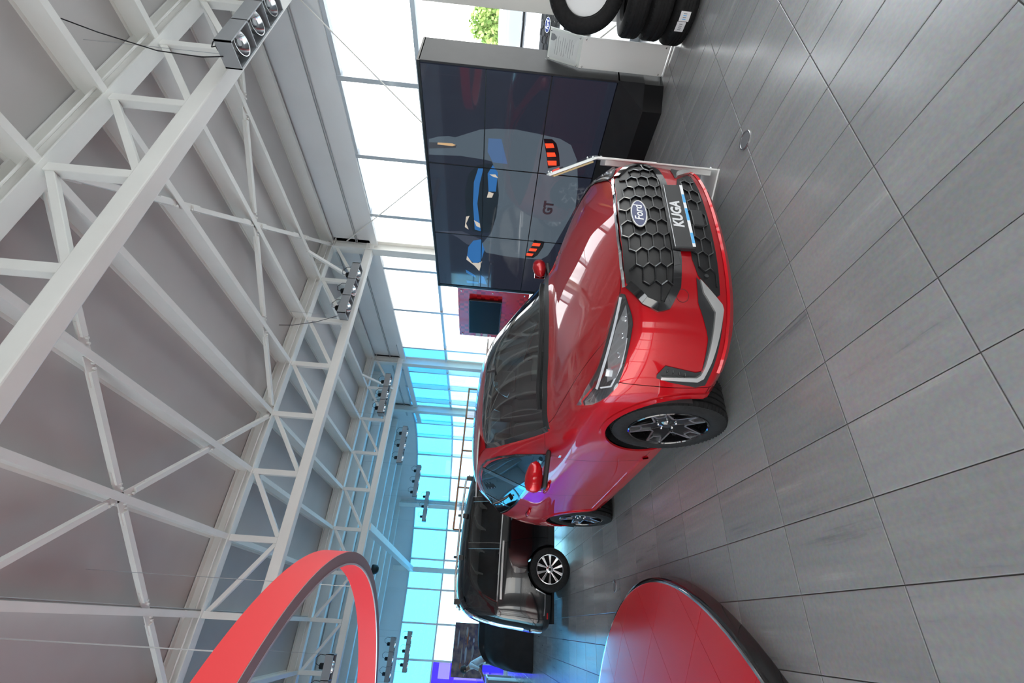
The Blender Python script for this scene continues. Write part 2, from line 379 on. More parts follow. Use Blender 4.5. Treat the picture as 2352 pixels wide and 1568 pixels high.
# ================================================================== red SUV
RED = mat('red_paint', (.47,.002,.008), .42, .42, 1., .006, spec=.1)
GLOSSBLACK = mat('gloss_black', (.006,.006,.007), .08, 0, 1., .02)
SATINBLACK = mat('satin_black', (.018,.019,.021), .42)
DARK = mat('dark_void', (.004,.004,.005), .9)
CHROME = mat('chrome', (.86,.87,.88), .07, 1.)
ALU = mat('machined_aluminium', (.78,.79,.81), .22, 1.)
TYRE = noisy(mat('tyre_rubber', (.008,.008,.009), .75, spec=.3), (.006,.006,.0065), (.012,.012,.013), 40)
GREYGLASS = glass('car_glass', (.50,.56,.54), .17)
DARKGLASS = glass('dark_car_glass', (.06,.07,.075), .14)
LENS = glass('lamp_lens', (.86,.88,.9), .08)
WHITEPL = mat('white_print', (.85,.86,.88), .35)
CAR_O = Vector((2.05, 2.70, 0)); CAR_RZ = 0.012
def subsurf_eval(vs, fs, mi, lv, creases):
    me = bpy.data.meshes.new('cage'); me.from_pydata([tuple(v) for v in vs], [], fs)
    mx = max(mi)+1
    for i in range(mx): me.materials.append(None)
    me.polygons.foreach_set('material_index', mi)
    a = me.attributes.new('crease_edge', 'FLOAT', 'EDGE')
    for ed in me.edges:
        a.data[ed.index].value = creases.get(tuple(sorted(ed.vertices)), 0.)
    o = bpy.data.objects.new('cage', me); COL.objects.link(o)
    m = o.modifiers.new('s', 'SUBSURF'); m.levels = lv; m.render_levels = lv; m.boundary_smooth = 'PRESERVE_CORNERS'
    dg = bpy.context.evaluated_depsgraph_get(); r = bpy.data.meshes.new_from_object(o.evaluated_get(dg))
    bpy.data.objects.remove(o); bpy.data.meshes.remove(me); return r
def car_cage(rows, top, r6, j_dlo, parts_side, parts_top, lv, creases_row=(), dlo_part=0, r6_crease=.8, top_crease=()):
    """rows: list of rows (bottom->belt), each list of 19 points around the half car; top[i][j] for i 0..3; r6: dict station->point"""
    vs = []; fs = []; mi = []; cre = {}
    def av(p): vs.append(p); return len(vs)-1
    R = [[av(p) for p in row] for row in rows]
    nr = len(rows)
    belt = R[-1]
    js, je = j_dlo
    col4 = {}
    for j in range(4, 15):
        if js < j < je: col4[j] = av(r6[j])
        else: col4[j] = belt[j]
    T = {}
    for j in range(4, 15):
        for i in range(4):
            if j == 4: T[i,j] = belt[i]
            elif j == 14: T[i,j] = belt[18-i]
            else: T[i,j] = av(top[i][j])
        T[4,j] = col4[j]
    def face(ids, p):
        q = []
        for a in ids:
            if a not in q: q.append(a)
        if len(q) > 2: fs.append(tuple(q)); mi.append(p)
    for r in range(nr-1):
        for s_ in range(18):
            face((R[r][s_], R[r][s_+1], R[r+1][s_+1], R[r+1][s_]), parts_side(r, s_))
    for j in range(4, 14):
        for i in range(4):
            face((T[i,j], T[i+1,j], T[i+1,j+1], T[i,j+1]), parts_top(i, j))
    for j in range(js, je):
        face((belt[j], belt[j+1], col4[j+1], col4[j]), dlo_part)
    # mirror
    n = len(vs); mp = {}
    for i in range(n):
        if abs(vs[i][0]) < 1e-6: mp[i] = i
        else: mp[i] = av((-vs[i][0], vs[i][1], vs[i][2]))
    for f, p in list(zip(fs, mi)):
        fs.append(tuple(mp[a] for a in reversed(f))); mi.append(p)
    for r, val, s0, s1 in creases_row:
        for s_ in range(s0, s1):
            a, b = R[r][s_], R[r][s_+1]
            cre[tuple(sorted((a,b)))] = val; cre[tuple(sorted((mp[a],mp[b])))] = val
    for j in range(js, je):
        a, b = col4[j], col4[j+1]
        cre[tuple(sorted((a,b)))] = r6_crease; cre[tuple(sorted((mp[a],mp[b])))] = r6_crease
    for i, j0, j1, val in top_crease:
        for j in range(j0, j1):
            a, b = T[i,j], T[i,j+1]
            cre[tuple(sorted((a,b)))] = val; cre[tuple(sorted((mp[a],mp[b])))] = val
    return subsurf_eval(vs, fs, mi, lv, cre)
def split_parts(me, names, mats, parent, arches=(), gap=.0025, prefix=''):
    """cut wheel arches out of the skin, split it by part with shut-line gaps; keep the smooth normals"""
    bm = bmesh.new(); bm.from_mesh(me); bm.verts.ensure_lookup_table()
    for (cy, cz, r, xmin) in arches:
        ins = {v for v in bm.verts if abs(v.co.x) > xmin and math.hypot(v.co.y-cy, v.co.z-cz) < r}
        kill = [f for f in bm.faces if all(v in ins for v in f.verts)]
        bmesh.ops.delete(bm, geom=kill, context='FACES')
        for v in bm.verts:
            if v in ins and v.is_valid:
                d = math.hypot(v.co.y-cy, v.co.z-cz)
                v.co.y = cy + (v.co.y-cy)*r/d; v.co.z = cz + (v.co.z-cz)*r/d
    loose = [v for v in bm.verts if not v.link_faces]
    bmesh.ops.delete(bm, geom=loose, context='VERTS')
    bmesh.ops.recalc_face_normals(bm, faces=bm.faces); bm.normal_update(); bm.verts.ensure_lookup_table()
    nrm = {v.index: v.normal.copy() for v in bm.verts}; co = {v.index: v.co.copy() for v in bm.verts}
    bm.verts.index_update()
    objs = {}
    shift = {}
    for v in bm.verts:
        ps = {f.material_index for f in v.link_faces}
        if len(ps) > 1:
            for p in ps:
                c = Vector(); k = 0
                for f in v.link_faces:
                    if f.material_index == p: c += f.calc_center_median(); k += 1
                d = c/k - v.co
                if d.length > 1e-6: shift[v.index, p] = d.normalized()*gap - v.normal*.001
    seen = set(); isl = []
    for f in bm.faces:
        if f in seen: continue
        p = f.material_index; st = [f]; seen.add(f); comp = []
        while st:
            g = st.pop(); comp.append(g)
            for ed in g.edges:
                for h in ed.link_faces:
                    if h not in seen and h.material_index == p: seen.add(h); st.append(h)
        isl.append((p, comp))
    for p, fl in isl:
        nm = names[p]
        idx = {}; vv = []; ff = []; nn = []
        for f in fl:
            q = []
            for v in f.verts:
                if v.index not in idx:
                    idx[v.index] = len(vv); vv.append(v.co + shift.get((v.index,p), Vector())); nn.append(nrm[v.index])
                q.append(idx[v.index])
            ff.append(q)
        m2 = bpy.data.meshes.new(nm); m2.from_pydata([tuple(a) for a in vv], [], ff)
        for pl in m2.polygons: pl.use_smooth = True
        m2.normals_split_custom_set_from_vertices([tuple(a) for a in nn])
        m2.materials.append(mats[p])
        o = bpy.data.objects.new(nm, m2); link(o, parent); objs.setdefault(p, []).append(o)
    bvh = BVHTree.FromBMesh(bm)
    return objs, bvh, bm
def patch(bvh, pts, d, off, step=.03, thick=0., flat=False, name='panel', m=None, parent=None, smooth=True, both=True, inner_off=None):
    """a panel with outline pts (3D), laid on the skin by casting along d; both: also its mirror image"""
    d = Vector(d).normalized(); e1 = d.cross(Vector((0,0,1))).normalized(); e2 = e1.cross(d).normalized()
    P2 = [(Vector(p).dot(e1), Vector(p).dot(e2)) for p in pts]
    # resample outline
    O2 = []
    n = len(P2)
    for i in range(n):
        a, b = Vector(P2[i]), Vector(P2[(i+1) % n]); k = max(1, int((b-a).length/step))
        O2 += [a.lerp(b, q/k) for q in range(k)]
    us = [p.x for p in O2]; vs_ = [p.y for p in O2]
    inner = []
    u = min(us)+step/2
    def inside(x, y):
        c = False; m_ = len(O2)
        for i in range(m_):
            a, b = O2[i], O2[i-1]
            if (a.y > y) != (b.y > y) and x < (b.x-a.x)*(y-a.y)/(b.y-a.y)+a.x: c = not c
        return c
    def edist(x, y):
        return min((Vector((x,y))-p).length for p in O2)
    while u < max(us):
        v = min(vs_)+step/2
        while v < max(vs_):
            if inside(u, v) and edist(u, v) > step*.5: inner.append(Vector((u, v)))
            v += step
        u += step
    V = O2 + inner; ne = len(O2)
    r = delaunay_2d_cdt(V, [(i,(i+1) % ne) for i in range(ne)], [], 1, 1e-5)
    V3 = []; 
    for q in r[0]:
        o = e1*q.x + e2*q.y - d*6 + d*0
        hit = bvh.ray_cast(o, d)
        if hit[0] is None:
            h2 = bvh.find_nearest(e1*q.x + e2*q.y + d*(Vector(pts[0]).dot(d)))
            V3.append((h2[0], h2[1]))
        else: V3.append((hit[0], hit[1]))
    for i_, (p, nn) in enumerate(V3):
        if nn.dot(d) > 0: V3[i_] = (p, -nn)
    F = [tuple(f) for f in r[2]]
    top = [p + nn*off for p, nn in V3]
    mb = MB(); N = len(top)
    if thick:
        low = [p + nn*(off-thick) for p, nn in V3]
        ecount = {}
        for f in F:
            for i in range(len(f)):
                a, b = f[i], f[(i+1) % len(f)]; k = (min(a,b),max(a,b)); ecount.setdefault(k, []).append((a,b))
        side = [(a,b,b+N,a+N) for k, l in ecount.items() if len(l) == 1 for a, b in l]
        mb.add(top+low, F + [tuple(i+N for i in reversed(f)) for f in F] + side)
    else: mb.add(top, F)
    outs = []
    for sgn in ((1,-1) if both else (1,)):
        b = MB()
        if sgn == 1: b.add(mb.v, mb.f)
        else: b.add([(-x,y,z) for x,y,z in mb.v], [tuple(reversed(f)) for f in mb.f])
        outs.append(b.build(name, m, parent, ang=.7))
    return outs
def strip(bvh, pts, d, wdt, off, name, m, parent, both=True, closed=False, sub=.02, h=None):
    """a raised moulding following a path on the skin"""
    d = Vector(d).normalized(); P = [Vector(p) for p in pts]; Q = []
    n = len(P)
    for i in range(n if closed else n-1):
        a, b = P[i], P[(i+1) % n]; k = max(1, int((b-a).length/sub)); Q += [a.lerp(b, q/k) for q in range(k)]
    if not closed: Q.append(P[-1])
    H = []
    for q in Q:
        hit = bvh.ray_cast(q - d*4, d)
        if hit[0] is None: hit = bvh.find_nearest(q)
        nn = hit[1] if hit[1].dot(d) < 0 else -hit[1]
        H.append((hit[0], nn))
    outs = []
    h = h or off
    vs = []; fs = []; m_ = len(H)
    for i, (p, nn) in enumerate(H):
        t = (H[(i+1) % m_][0]-H[i-1][0]) if closed else (H[min(i+1,m_-1)][0]-H[max(i-1,0)][0])
        t.normalize(); a = t.cross(nn).normalized()
        wd = wdt[i*len(wdt)//m_] if isinstance(wdt, (list,tuple)) else wdt
        vs += [p - a*wd/2 - nn*.004, p - a*wd*.42 + nn*off, p + a*wd*.42 + nn*off, p + a*wd/2 - nn*.004]
    for i in range(m_ if closed else m_-1):
        j = (i+1) % m_
        fs += [(i*4+k, i*4+k+1, j*4+k+1, j*4+k) for k in range(3)]
    for sgn in ((1,-1) if both else (1,)):
        b = MB(); b.add([(sgn*x,y,z) for x,y,z in [tuple(v) for v in vs]], fs)
        outs.append(b.build(name, m, parent, ang=.6))
    return outs
def suv_rows():
    # stations: 0..4 front centre -> corner, 5..13 side, 14..18 rear corner -> rear centre
    R0 = [(0,-.80,.205),(.30,-.79,.205),(.55,-.72,.205),(.72,-.60,.21),(.80,-.44,.22),(.83,-.30,.22),(.84,0,.22),(.85,.44,.21),(.86,.60,.20),(.86,1.2,.20),(.86,1.72,.20),(.86,2.32,.21),(.85,2.75,.24),(.83,3.20,.30),(.80,3.45,.32),(.66,3.62,.32),(.45,3.67,.32),(.22,3.69,.32),(0,3.69,.32)]
    R1 = [(0,-.895,.265),(.31,-.88,.265),(.58,-.81,.265),(.77,-.67,.27),(.865,-.47,.28),(.90,-.30,.29),(.915,0,.30),(.91,.44,.30),(.90,.60,.30),(.90,1.2,.30),(.90,1.72,.30),(.90,2.32,.30),(.915,2.75,.32),(.90,3.22,.38),(.86,3.50,.40),(.72,3.68,.42),(.48,3.74,.42),(.24,3.76,.42),(0,3.76,.42)]
    R2 = [(0,-.915,.42),(.31,-.90,.42),(.58,-.83,.42),(.785,-.67,.43),(.885,-.46,.44),(.925,-.28,.45),(.945,0,.46),(.935,.44,.46),(.915,.60,.47),(.905,1.2,.47),(.905,1.72,.47),(.915,2.33,.47),(.945,2.75,.48),(.925,3.22,.52),(.88,3.50,.55),(.74,3.68,.57),(.48,3.74,.58),(.24,3.75,.58),(0,3.75,.58)]
    R3 = [(0,-.92,.60),(.31,-.905,.60),(.58,-.84,.61),(.78,-.69,.62),(.885,-.46,.63),(.93,-.28,.65),(.95,0,.67),(.945,.44,.66),(.935,.61,.64),(.93,1.2,.64),(.93,1.72,.65),(.935,2.36,.67),(.95,2.75,.70),(.93,3.22,.72),(.88,3.48,.75),(.74,3.64,.78),(.48,3.70,.80),(.24,3.71,.80),(0,3.71,.80)]
    R4 = [(0,-.905,.745),(.31,-.89,.745),(.58,-.82,.755),(.775,-.67,.775),(.875,-.44,.80),(.915,-.26,.84),(.93,0,.865),(.935,.44,.87),(.93,.64,.87),(.925,1.2,.88),(.925,1.72,.90),(.93,2.44,.92),(.935,2.80,.94),(.91,3.22,.95),(.86,3.45,.97),(.73,3.60,.98),(.48,3.66,.99),(.24,3.67,.99),(0,3.67,.99)]
    R5 = [(0,-.865,.845),(.25,-.845,.842),(.48,-.775,.838),(.665,-.61,.872),(.80,-.40,.932),(.84,-.16,.962),(.855,.12,.98),(.86,.45,.988),(.85,.80,.985),(.86,1.2,1.025),(.865,1.72,1.07),(.86,2.50,1.13),(.845,2.95,1.20),(.80,3.28,1.27),(.79,3.44,1.17),(.68,3.57,1.15),(.46,3.63,1.14),(.23,3.645,1.14),(0,3.65,1.14)]
    return [R0,R1,R2,R3,R4,R5]
def suv_top():
    top = [dict() for _ in range(4)]
    # hood (5..7), cowl (8), windscreen mid (9), header (10), roof (11,12), spoiler (13)
    top[0] = {5:(0,-.52,.935),6:(0,-.15,1.003),7:(0,.10,1.043),8:(0,.28,1.066),9:(0,.78,1.345),10:(0,1.28,1.60),11:(0,2.05,1.69),12:(0,2.85,1.665),13:(0,3.44,1.59)}
    top[1] = {5:(.27,-.51,.935),6:(.28,-.14,1.003),7:(.285,.11,1.043),8:(.285,.295,1.066),9:(.27,.79,1.342),10:(.255,1.29,1.595),11:(.25,2.05,1.685),12:(.25,2.85,1.66),13:(.26,3.43,1.585)}
    top[2] = {5:(.50,-.45,.957),6:(.51,-.11,1.016),7:(.53,.14,1.048),8:(.55,.345,1.064),9:(.50,.84,1.325),10:(.46,1.33,1.578),11:(.46,2.05,1.665),12:(.46,2.85,1.64),13:(.46,3.40,1.565)}
    top[3] = {5:(.70,-.34,.955),6:(.735,-.03,1.0),7:(.755,.22,1.03),8:(.775,.50,1.055),9:(.70,1.0,1.285),10:(.615,1.46,1.54),11:(.62,2.05,1.62),12:(.615,2.85,1.595),13:(.59,3.34,1.53)}
    return top
def suv_r6():
    return {9:(.77,1.16,1.235),10:(.675,1.66,1.49),11:(.665,2.20,1.555),12:(.68,2.85,1.475)}
SUV_NAMES = {0:'front_bumper',1:'fender',2:'hood',3:'windscreen',4:'roof_panel',5:'side_window',6:'rear_window',7:'tailgate',8:'front_door',9:'rear_door',10:'rear_bumper',11:'lower_cladding',12:'side_frame'}
def suv_ps(r, s_):
    if r == 0: return 11 if s_ >= 4 else 0
    if s_ < 4: return 0
    if s_ < 8: return 1
    if s_ < 10: return 8
    if s_ < 11: return 9
    if s_ < 14: return 1 if not (r < 2 and s_ >= 13) else 10
    return 10 if r < 2 else 7
def suv_pt(i, j):
    if j < 8: return 2 if i < 3 else 1
    if j < 10: return 3 if i < 3 else 12
    if j < 13: return 4 if i < 3 else 12
    return 6 if i < 3 else 12
suv = empty('red_suv', CAR_O, CAR_RZ, 'glossy red SUV with black honeycomb grille standing in the middle of the showroom floor', 'car')
_me = car_cage(suv_rows(), suv_top(), suv_r6(), (8,13), suv_ps, suv_pt, 4, creases_row=((5,.55,0,4),(1,.4,0,5),(4,.35,4,14),(5,.5,8,14)), dlo_part=5, top_crease=((2,5,8,.6),(1,5,8,.35)))
SUV_MATS = {0:RED,1:RED,2:RED,3:GREYGLASS,4:RED,5:DARKGLASS,6:DARKGLASS,7:RED,8:RED,9:RED,10:RED,11:RED,12:RED}
suv_parts, SBV, SBM = split_parts(_me, SUV_NAMES, SUV_MATS, suv, arches=((0,.36,.395,.6),(2.755,.36,.395,.6)))
CAR_SHIFT = 0.0
BLUEEMB = mat('emblem_blue', (.004,.016,.11), .35, 0, 0., .03)
LAMPSILVER = mat('lamp_reflector', (.62,.64,.66), .18, .9)
LAMPWHITE = mat('lamp_light_bar', (.85,.86,.88), .25)
SILVERTRIM = mat('satin_silver', (.80,.80,.79), .28, .85)
INTGREY = mat('cabin_grey', (.12,.125,.125), .75)
INTDARK = mat('cabin_dark', (.035,.036,.038), .7)
PLATEBLUE = mat('plate_blue', (.10,.45,.85), .4)
SILVERTXT = mat('silver_lettering', (.62,.63,.65), .35, .4)
def obox(name, m, parent, c, sz, bevel=.01, rot=None):
    o = MB().box(-sz[0]/2,-sz[1]/2,-sz[2]/2,sz[0]/2,sz[1]/2,sz[2]/2).build(name, m, parent, bevel=bevel)
    o.location = c
    if rot: o.rotation_euler = rot
    return o
def make_tyre(r, wd, rim, n=96):
    """lathe around x, outer face at x=0 going inward to -wd"""
    h = wd/2; p = [(rim,.0),(rim+.012,.010),(rim+.05,.016),(r-.045,.014),(r-.012,.0),(r-.003,-.018)]
    prof = list(p)
    for k in range(4):
        a = -.03-(wd-.06)*(k+.35)/4
        prof += [(r,a+.012),(r-.009,a+.009),(r-.009,a),(r,a-.003)]
    prof += [(r-.003,-wd+.018),(r-.012,-wd),(r-.045,-wd-.014),(rim,-wd+.01)]
    mb = MB(); mb.lathe(prof, (0,0,0), (1,0,0), n); 
    for i in range(int(n*.75)):         # shoulder sipes as small blocks
        t = 2*PI*i/(n*.75); c, s_ = math.cos(t), math.sin(t)
        for x in (-.012, -wd+.012):
            mb.beam((x-.016, c*(r-.004), s_*(r-.004)), (x+.012, c*(r-.014), s_*(r-.014)), .006*2, .012, up=(0,c,s_))
    return mb
def wheel_base(parent, c, side, r, wd, rim):
    """side +1: outer face toward +x"""
    t = make_tyre(r, wd, rim).build('wheel', TYRE, parent, ang=.7)
    t.location = c; t.rotation_euler = (0,0,0 if side > 0 else PI)
    return t
def suv_wheel(parent, c, side):
    t = wheel_base(parent, c, side, .36, .23, .248)
    MB().lathe([(.249,.006),(.242,.010),(.236,.004),(.232,-.03),(.225,-.16)], (0,0,0), (1,0,0), 64).build('rim', GLOSSBLACK, t, ang=.6)
    MB().lathe([(.0,-.10),(.19,-.10),(.215,-.11)], (0,0,0), (1,0,0), 40).build('brake_backing', DARK, t, True)
    MB().lathe([(.06,-.085),(.15,-.085),(.15,-.098),(.06,-.098)], (0,0,0), (1,0,0), 40, closed=True).build('brake_disc', ALU, t, ang=.6)
    sp = MB(); sv = MB()
    def P(rr, a, x): return (x, rr*math.cos(a), rr*math.sin(a))
    for k in range(5):
        th = PI/2 + .25 + 2*PI*k/5; nx = th + 2*PI/5; md = th + PI/5
        o = [P(.05, th-.55, -.030), P(.105, th-.60, -.030), P(.238, th-.21, -.010), P(.238, th+.21, -.010), P(.105, th+.60, -.030), P(.05, th+.55, -.030)]
        i_ = [(x-.035, y, z) for x, y, z in o]
        sp.add(o+i_, [(0,1,2,3,4,5),(11,10,9,8,7,6)] + [(q,(q+1) % 6,6+(q+1) % 6,6+q) for q in range(6)])
        for p0, p1 in ((P(.236,th+.20,-.006), P(.112,md-.10,-.022)), (P(.236,nx-.20,-.006), P(.112,md+.10,-.022)), (P(.112,md-.10,-.022), P(.112,md+.10,-.022)),
                       (P(.165,th-.15,-.014), P(.165,th+.15,-.014)), (P(.165,th-.15,-.014), P(.236,th-.19,-.006)), (P(.165,th+.15,-.014), P(.236,th+.19,-.006))):
            sv.beam(p0, p1, .012, .012, up=(1,0,0))
        for q in range(4):
            b0, b1 = th-.20+.10*q, th-.20+.10*(q+1)
            sv.beam(P(.238,b0,-.004), P(.238,b1,-.004), .010, .012, up=(1,0,0))
        lo = [P(.236, md-.40, -.055), P(.11, md, -.06), P(.236, md+.40, -.055)]
        sp.beam(P(.06,md,-.065), P(.232,md,-.05), .022, .02, up=(1,0,0))
    sp.build('spokes', mat('wheel_black',(.006,.006,.007),.3,spec=.35), t, ang=.5, bevel=.004); sv.build('machined_edges', ALU, t)
    hub = MB().lathe([(0,-.018),(.028,-.018),(.034,-.024),(.06,-.032),(.07,-.06)], (0,0,0), (1,0,0), 32); hub.build('hub_cap', GLOSSBLACK, t, ang=.5)
    for k in range(5):
        a = 2*PI*k/5 + .3
        MB().cyl(P(.057,a,-.045), P(.057,a,-.020), .007, n=8).build('wheel_nut', CHROME, t, True)
    return t
for (y, s_) in ((0,-1),(0,1),(2.755,-1),(2.755,1)):
    suv_wheel(suv, (s_*.918, y, .36), s_)
# black inner skin put in as shade behind the shut lines, wheel wells, floor pan
def inner_skin(bm, skip, dist, parent, name='gap_shade_skin'):
    vs = [v.co - v.normal*dist for v in bm.verts]; fs = [[v.index for v in f.verts] for f in bm.faces if f.material_index not in skip]
    mb = MB(); mb.add(vs, fs); o = mb.build(name, DARK, parent); return o
SBM.verts.index_update(); WA = {}
for sg in (-1,1):
    a_o = Vector((sg,0,0)).orthogonal().normalized(); b_o = Vector((sg,0,0)).cross(a_o); WA[sg] = math.atan2(b_o.z, a_o.z) - PI*.5
inner_skin(SBM, (3,5,6), .010, suv)
for y in (0, 2.755):
    for sg in (-1,1):
        MB().lathe([(.395,.60),(.395,.925)], (0,y,.36), (sg,0,0), 30, a0=WA[sg], a1=WA[sg]+PI*1.0).build('wheel_well', SATINBLACK, suv, True)
MB().prism([(-.42,-.62),(.42,-.62),(.66,-.30),(.66,3.0),(.55,3.4),(-.55,3.4),(-.66,3.0),(-.66,-.30)], lambda u,v,t: (u,v,t), .22, .25).build('floor_pan', DARK, suv)
MB().box(-.58,-.40,.24,.58,.42,.80).build('engine_bay', DARK, suv)
def arch_lip(y, sg):
    pts = []
    for k in range(29):
        a = -.22 + (PI+.44)*k/28
        pts.append((sg*3, y+.412*math.cos(a), .36+.412*math.sin(a)))
    strip(SBV, pts, (-sg,0,0), .042, .009, 'arch_lip', RED, suv, both=False)
for y in (0, 2.755):
    arch_lip(y, 1); arch_lip(y, -1)
# ---- grille: flat black panel stands in for the shaded depth behind the mesh
GRDARK = mat('grille_shade', (.006,.006,.007), .5)
GH = [(0,.840),(.14,.838),(.33,.830),(.435,.818),(.555,.728),(.59,.66),(.58,.62),(.48,.570),(.32,.556),(.15,.562),(0,.565)]
def mirror_outline(h, y=-.9): 
    return [(x,y,z) for x,z in h] + [(-x,y,z) for x,z in reversed(h) if x > 0]
FRONT = (0,1,0)
patch(SBV, mirror_outline(GH), FRONT, .004, .04, 0, name='grille_shade_panel', m=GRDARK, parent=suv, both=False)
def hexmesh(poly, x0, x1, z0, z1, pw, ph, name, wd=.006, dep=.016, z_off=0.):
    def inside(x, y):
        c = False
        for i in range(len(poly)):
            a, b = poly[i], poly[i-1]
            if (a[1] > y) != (b[1] > y) and x < (b[0]-a[0])*(y-a[1])/(b[1]-a[1])+a[0]: c = not c
        return c
    E = {}
    nx = int((x1-x0)/pw)+2; nz = int((z1-z0)/ph)+3
    for i in range(-1, nx):
        for j in range(-1, nz):
            cx = x0 + i*pw; cz = z0 + j*ph + (ph/2 if i % 2 else 0) + z_off
            a = pw*.62; b = pw*.38
            H = [(cx-a,cz),(cx-b,cz+ph/2),(cx+b,cz+ph/2),(cx+a,cz),(cx+b,cz-ph/2),(cx-b,cz-ph/2)]
            for k in range(6):
                p, q = H[k], H[(k+1) % 6]
                key = tuple(sorted(((round(p[0],3),round(p[1],3)),(round(q[0],3),round(q[1],3)))))
                E[key] = (p, q)
    mb = MB()
    for p, q in E.values():
        if not (inside(*p) and inside(*q)): continue
        P3 = []
        for x, z in (p, q):
            h = SBV.ray_cast(Vector((x,-3,z)), Vector((0,1,0)))
            if h[0] is None: break
            P3.append(h[0]+Vector((0,-.008,0)))
        if len(P3) == 2: mb.beam(P3[0], P3[1], wd, dep, up=(0,-1,0))
    return mb.build(name, GLOSSBLACK, suv)
gp = [(x*.97,z) for x,z in GH] + [(-x*.97,z) for x,z in reversed(GH) if x > 0]
hexmesh(gp, -.624, .63, .588, .815, .104, .062, 'grille_mesh', .0065, .02)
# frame around the lower and outer grille edge, chrome strip above
FR = [(.45,.805),(.555,.728),(.59,.66),(.58,.62),(.48,.570),(.32,.556),(.15,.562),(0,.565)]
fr = [(x,-.9,z) for x,z in FR] + [(-x,-.9,z) for x,z in reversed(FR[:-1])]
strip(SBV, fr, FRONT, .052, .016, 'grille_frame', GLOSSBLACK, suv, both=False)
CH = [(.455,.826),(.33,.838),(.14,.846),(0,.848)]
strip(SBV, [(x,-.9,z) for x,z in CH] + [(-x,-.9,z) for x,z in reversed(CH[:-1])], FRONT, .020, .010, 'chrome_strip', CHROME, suv, both=False)
# ---- oval emblem
def surf_y(x, z): return SBV.ray_cast(Vector((x,-3,z)), Vector((0,1,0)))
h0 = surf_y(0, .736); nrm0 = h0[1] if h0[1].y < 0 else -h0[1]
ex = Vector((1,0,0)); ez = nrm0; ey = ez.cross(ex)
def ell(a, b, t0, t1, n=40):
    mb = MB(); v = []
    for t in (t0, t1):
        for i in range(n): v.append(h0[0] + ex*(a*math.cos(2*PI*i/n)) + ey*(b*math.sin(2*PI*i/n)) + ez*t)
    mb.add(v, [tuple(range(n,2*n))] + [(i,(i+1) % n,n+(i+1) % n,n+i) for i in range(n)]); return mb
emb = ell(.112,.047,0,.022).build('emblem', GLOSSBLACK, suv, ang=.6)
ell(.106,.0425,.018,.0235).build('emblem_rim', WHITEPL, emb, ang=.6)
ell(.101,.0385,.019,.0245).build('emblem_face', BLUEEMB, emb, ang=.6)
text_obj('emblem_lettering', 'Ford', .066, WHITEPL, emb, frame_mat(h0[0]+ez*.025, ex, ey, ez), shear=.32, bold=.0006)
# ---- number plate carrier
pc = Vector((0,-.925,.515)); px_, pz_ = Vector((1,0,0)), Vector((0,-1,.10)).normalized(); py_ = pz_.cross(px_)
pl = MB().box(-.262,-.058,-.02,.262,.058,.012).build('plate_carrier', SATINBLACK, suv, bevel=.006); pl.matrix_local = frame_mat(pc, px_, py_, pz_)
MB().box(-.255,-.056,.012,.255,-.040,.0135).build('plate_stripe', WHITEPL, pl)
for a, b in ((-.23,-.15),(-.05,.05),(.10,.17)): MB().box(a,-.0555,.0135,b,-.0405,.0142).build('plate_stripe_mark', PLATEBLUE, pl)
MB().box(-.255,.052,.012,.255,.055,.0135).build('plate_edge', SILVERTXT, pl)
text_obj('plate_lettering', 'KUGA', .078, SILVERTXT, pl, Matrix.Translation((0,.008,.013)), shear=.18, bold=.003)
# ---- headlamps
HL = [(.483,-.765,.836),(.494,-.775,.819),(.616,-.744,.782),(.652,-.725,.776),(.743,-.638,.781),(.809,-.541,.785),(.863,-.427,.793),(.887,-.328,.828),(.882,-.212,.883),(.841,-.092,.948),(.821,-.248,.932),(.773,-.442,.902),(.702,-.555,.887),(.60,-.656,.867),(.495,-.749,.845)]
DH = (-.62,.78,0)
hl = patch(SBV, HL, DH, .006, .03, 0, name='headlamp', m=SATINBLACK, parent=suv)
for o_, sg in zip(hl, (1,-1)):
    k = [(.53,-.735,.812),(.64,-.70,.795),(.74,-.60,.797),(.83,-.46,.81),(.835,-.41,.848),(.75,-.53,.865),(.62,-.65,.845)]
    rf = patch(SBV, k, DH, .009, .03, 0, name='reflector', m=LAMPSILVER, parent=o_, both=False)[0]
    drl = strip(SBV, [(.50,-.755,.838),(.60,-.66,.852),(.69,-.575,.866),(.765,-.48,.878),(.845,-.33,.888)], DH, .017, .008, 'light_bar', LAMPWHITE, o_, both=False)[0]
    lw = strip(SBV, [(.84,-.345,.872),(.855,-.40,.825),(.80,-.54,.80),(.70,-.665,.797)], DH, .011, .008, 'lower_light_bar', LAMPWHITE, o_, both=False)[0]
    pj = []
    for q, (x,y,z) in enumerate(((.60,-.70,.815),(.67,-.64,.82),(.74,-.555,.826))):
        h = SBV.ray_cast(Vector((x,y,z))-Vector(DH)*2, Vector(DH)); nn = h[1] if h[1].dot(Vector(DH)) < 0 else -h[1]
        mb = MB(); mb.cyl(h[0]+nn*.002, h[0]+nn*.016, .019, .014, 14); pj.append(mb.build('projector', CHROME, o_, ang=.5))
    h = SBV.ray_cast(Vector((.80,-.46,.845))-Vector(DH)*2, Vector(DH)); nn = h[1] if h[1].dot(Vector(DH)) < 0 else -h[1]
    mb = MB(); t_ = nn.cross(Vector((0,0,1))).normalized(); mb.beam(h[0]+nn*.012-t_*.02, h[0]+nn*.012+t_*.02, .012, .04); pj.append(mb.build('indicator_module', LAMPWHITE, o_))
    if sg < 0:
        for q in [rf, drl, lw] + pj:
            for v in q.data.vertices: v.co.x *= -1
            q.data.flip_normals()
    cv = patch(SBV, HL, DH, .019, .03, 0, name='lens_cover', m=LENS, parent=o_, both=False)[0]
    if sg < 0:
        for v in cv.data.vertices: v.co.x *= -1
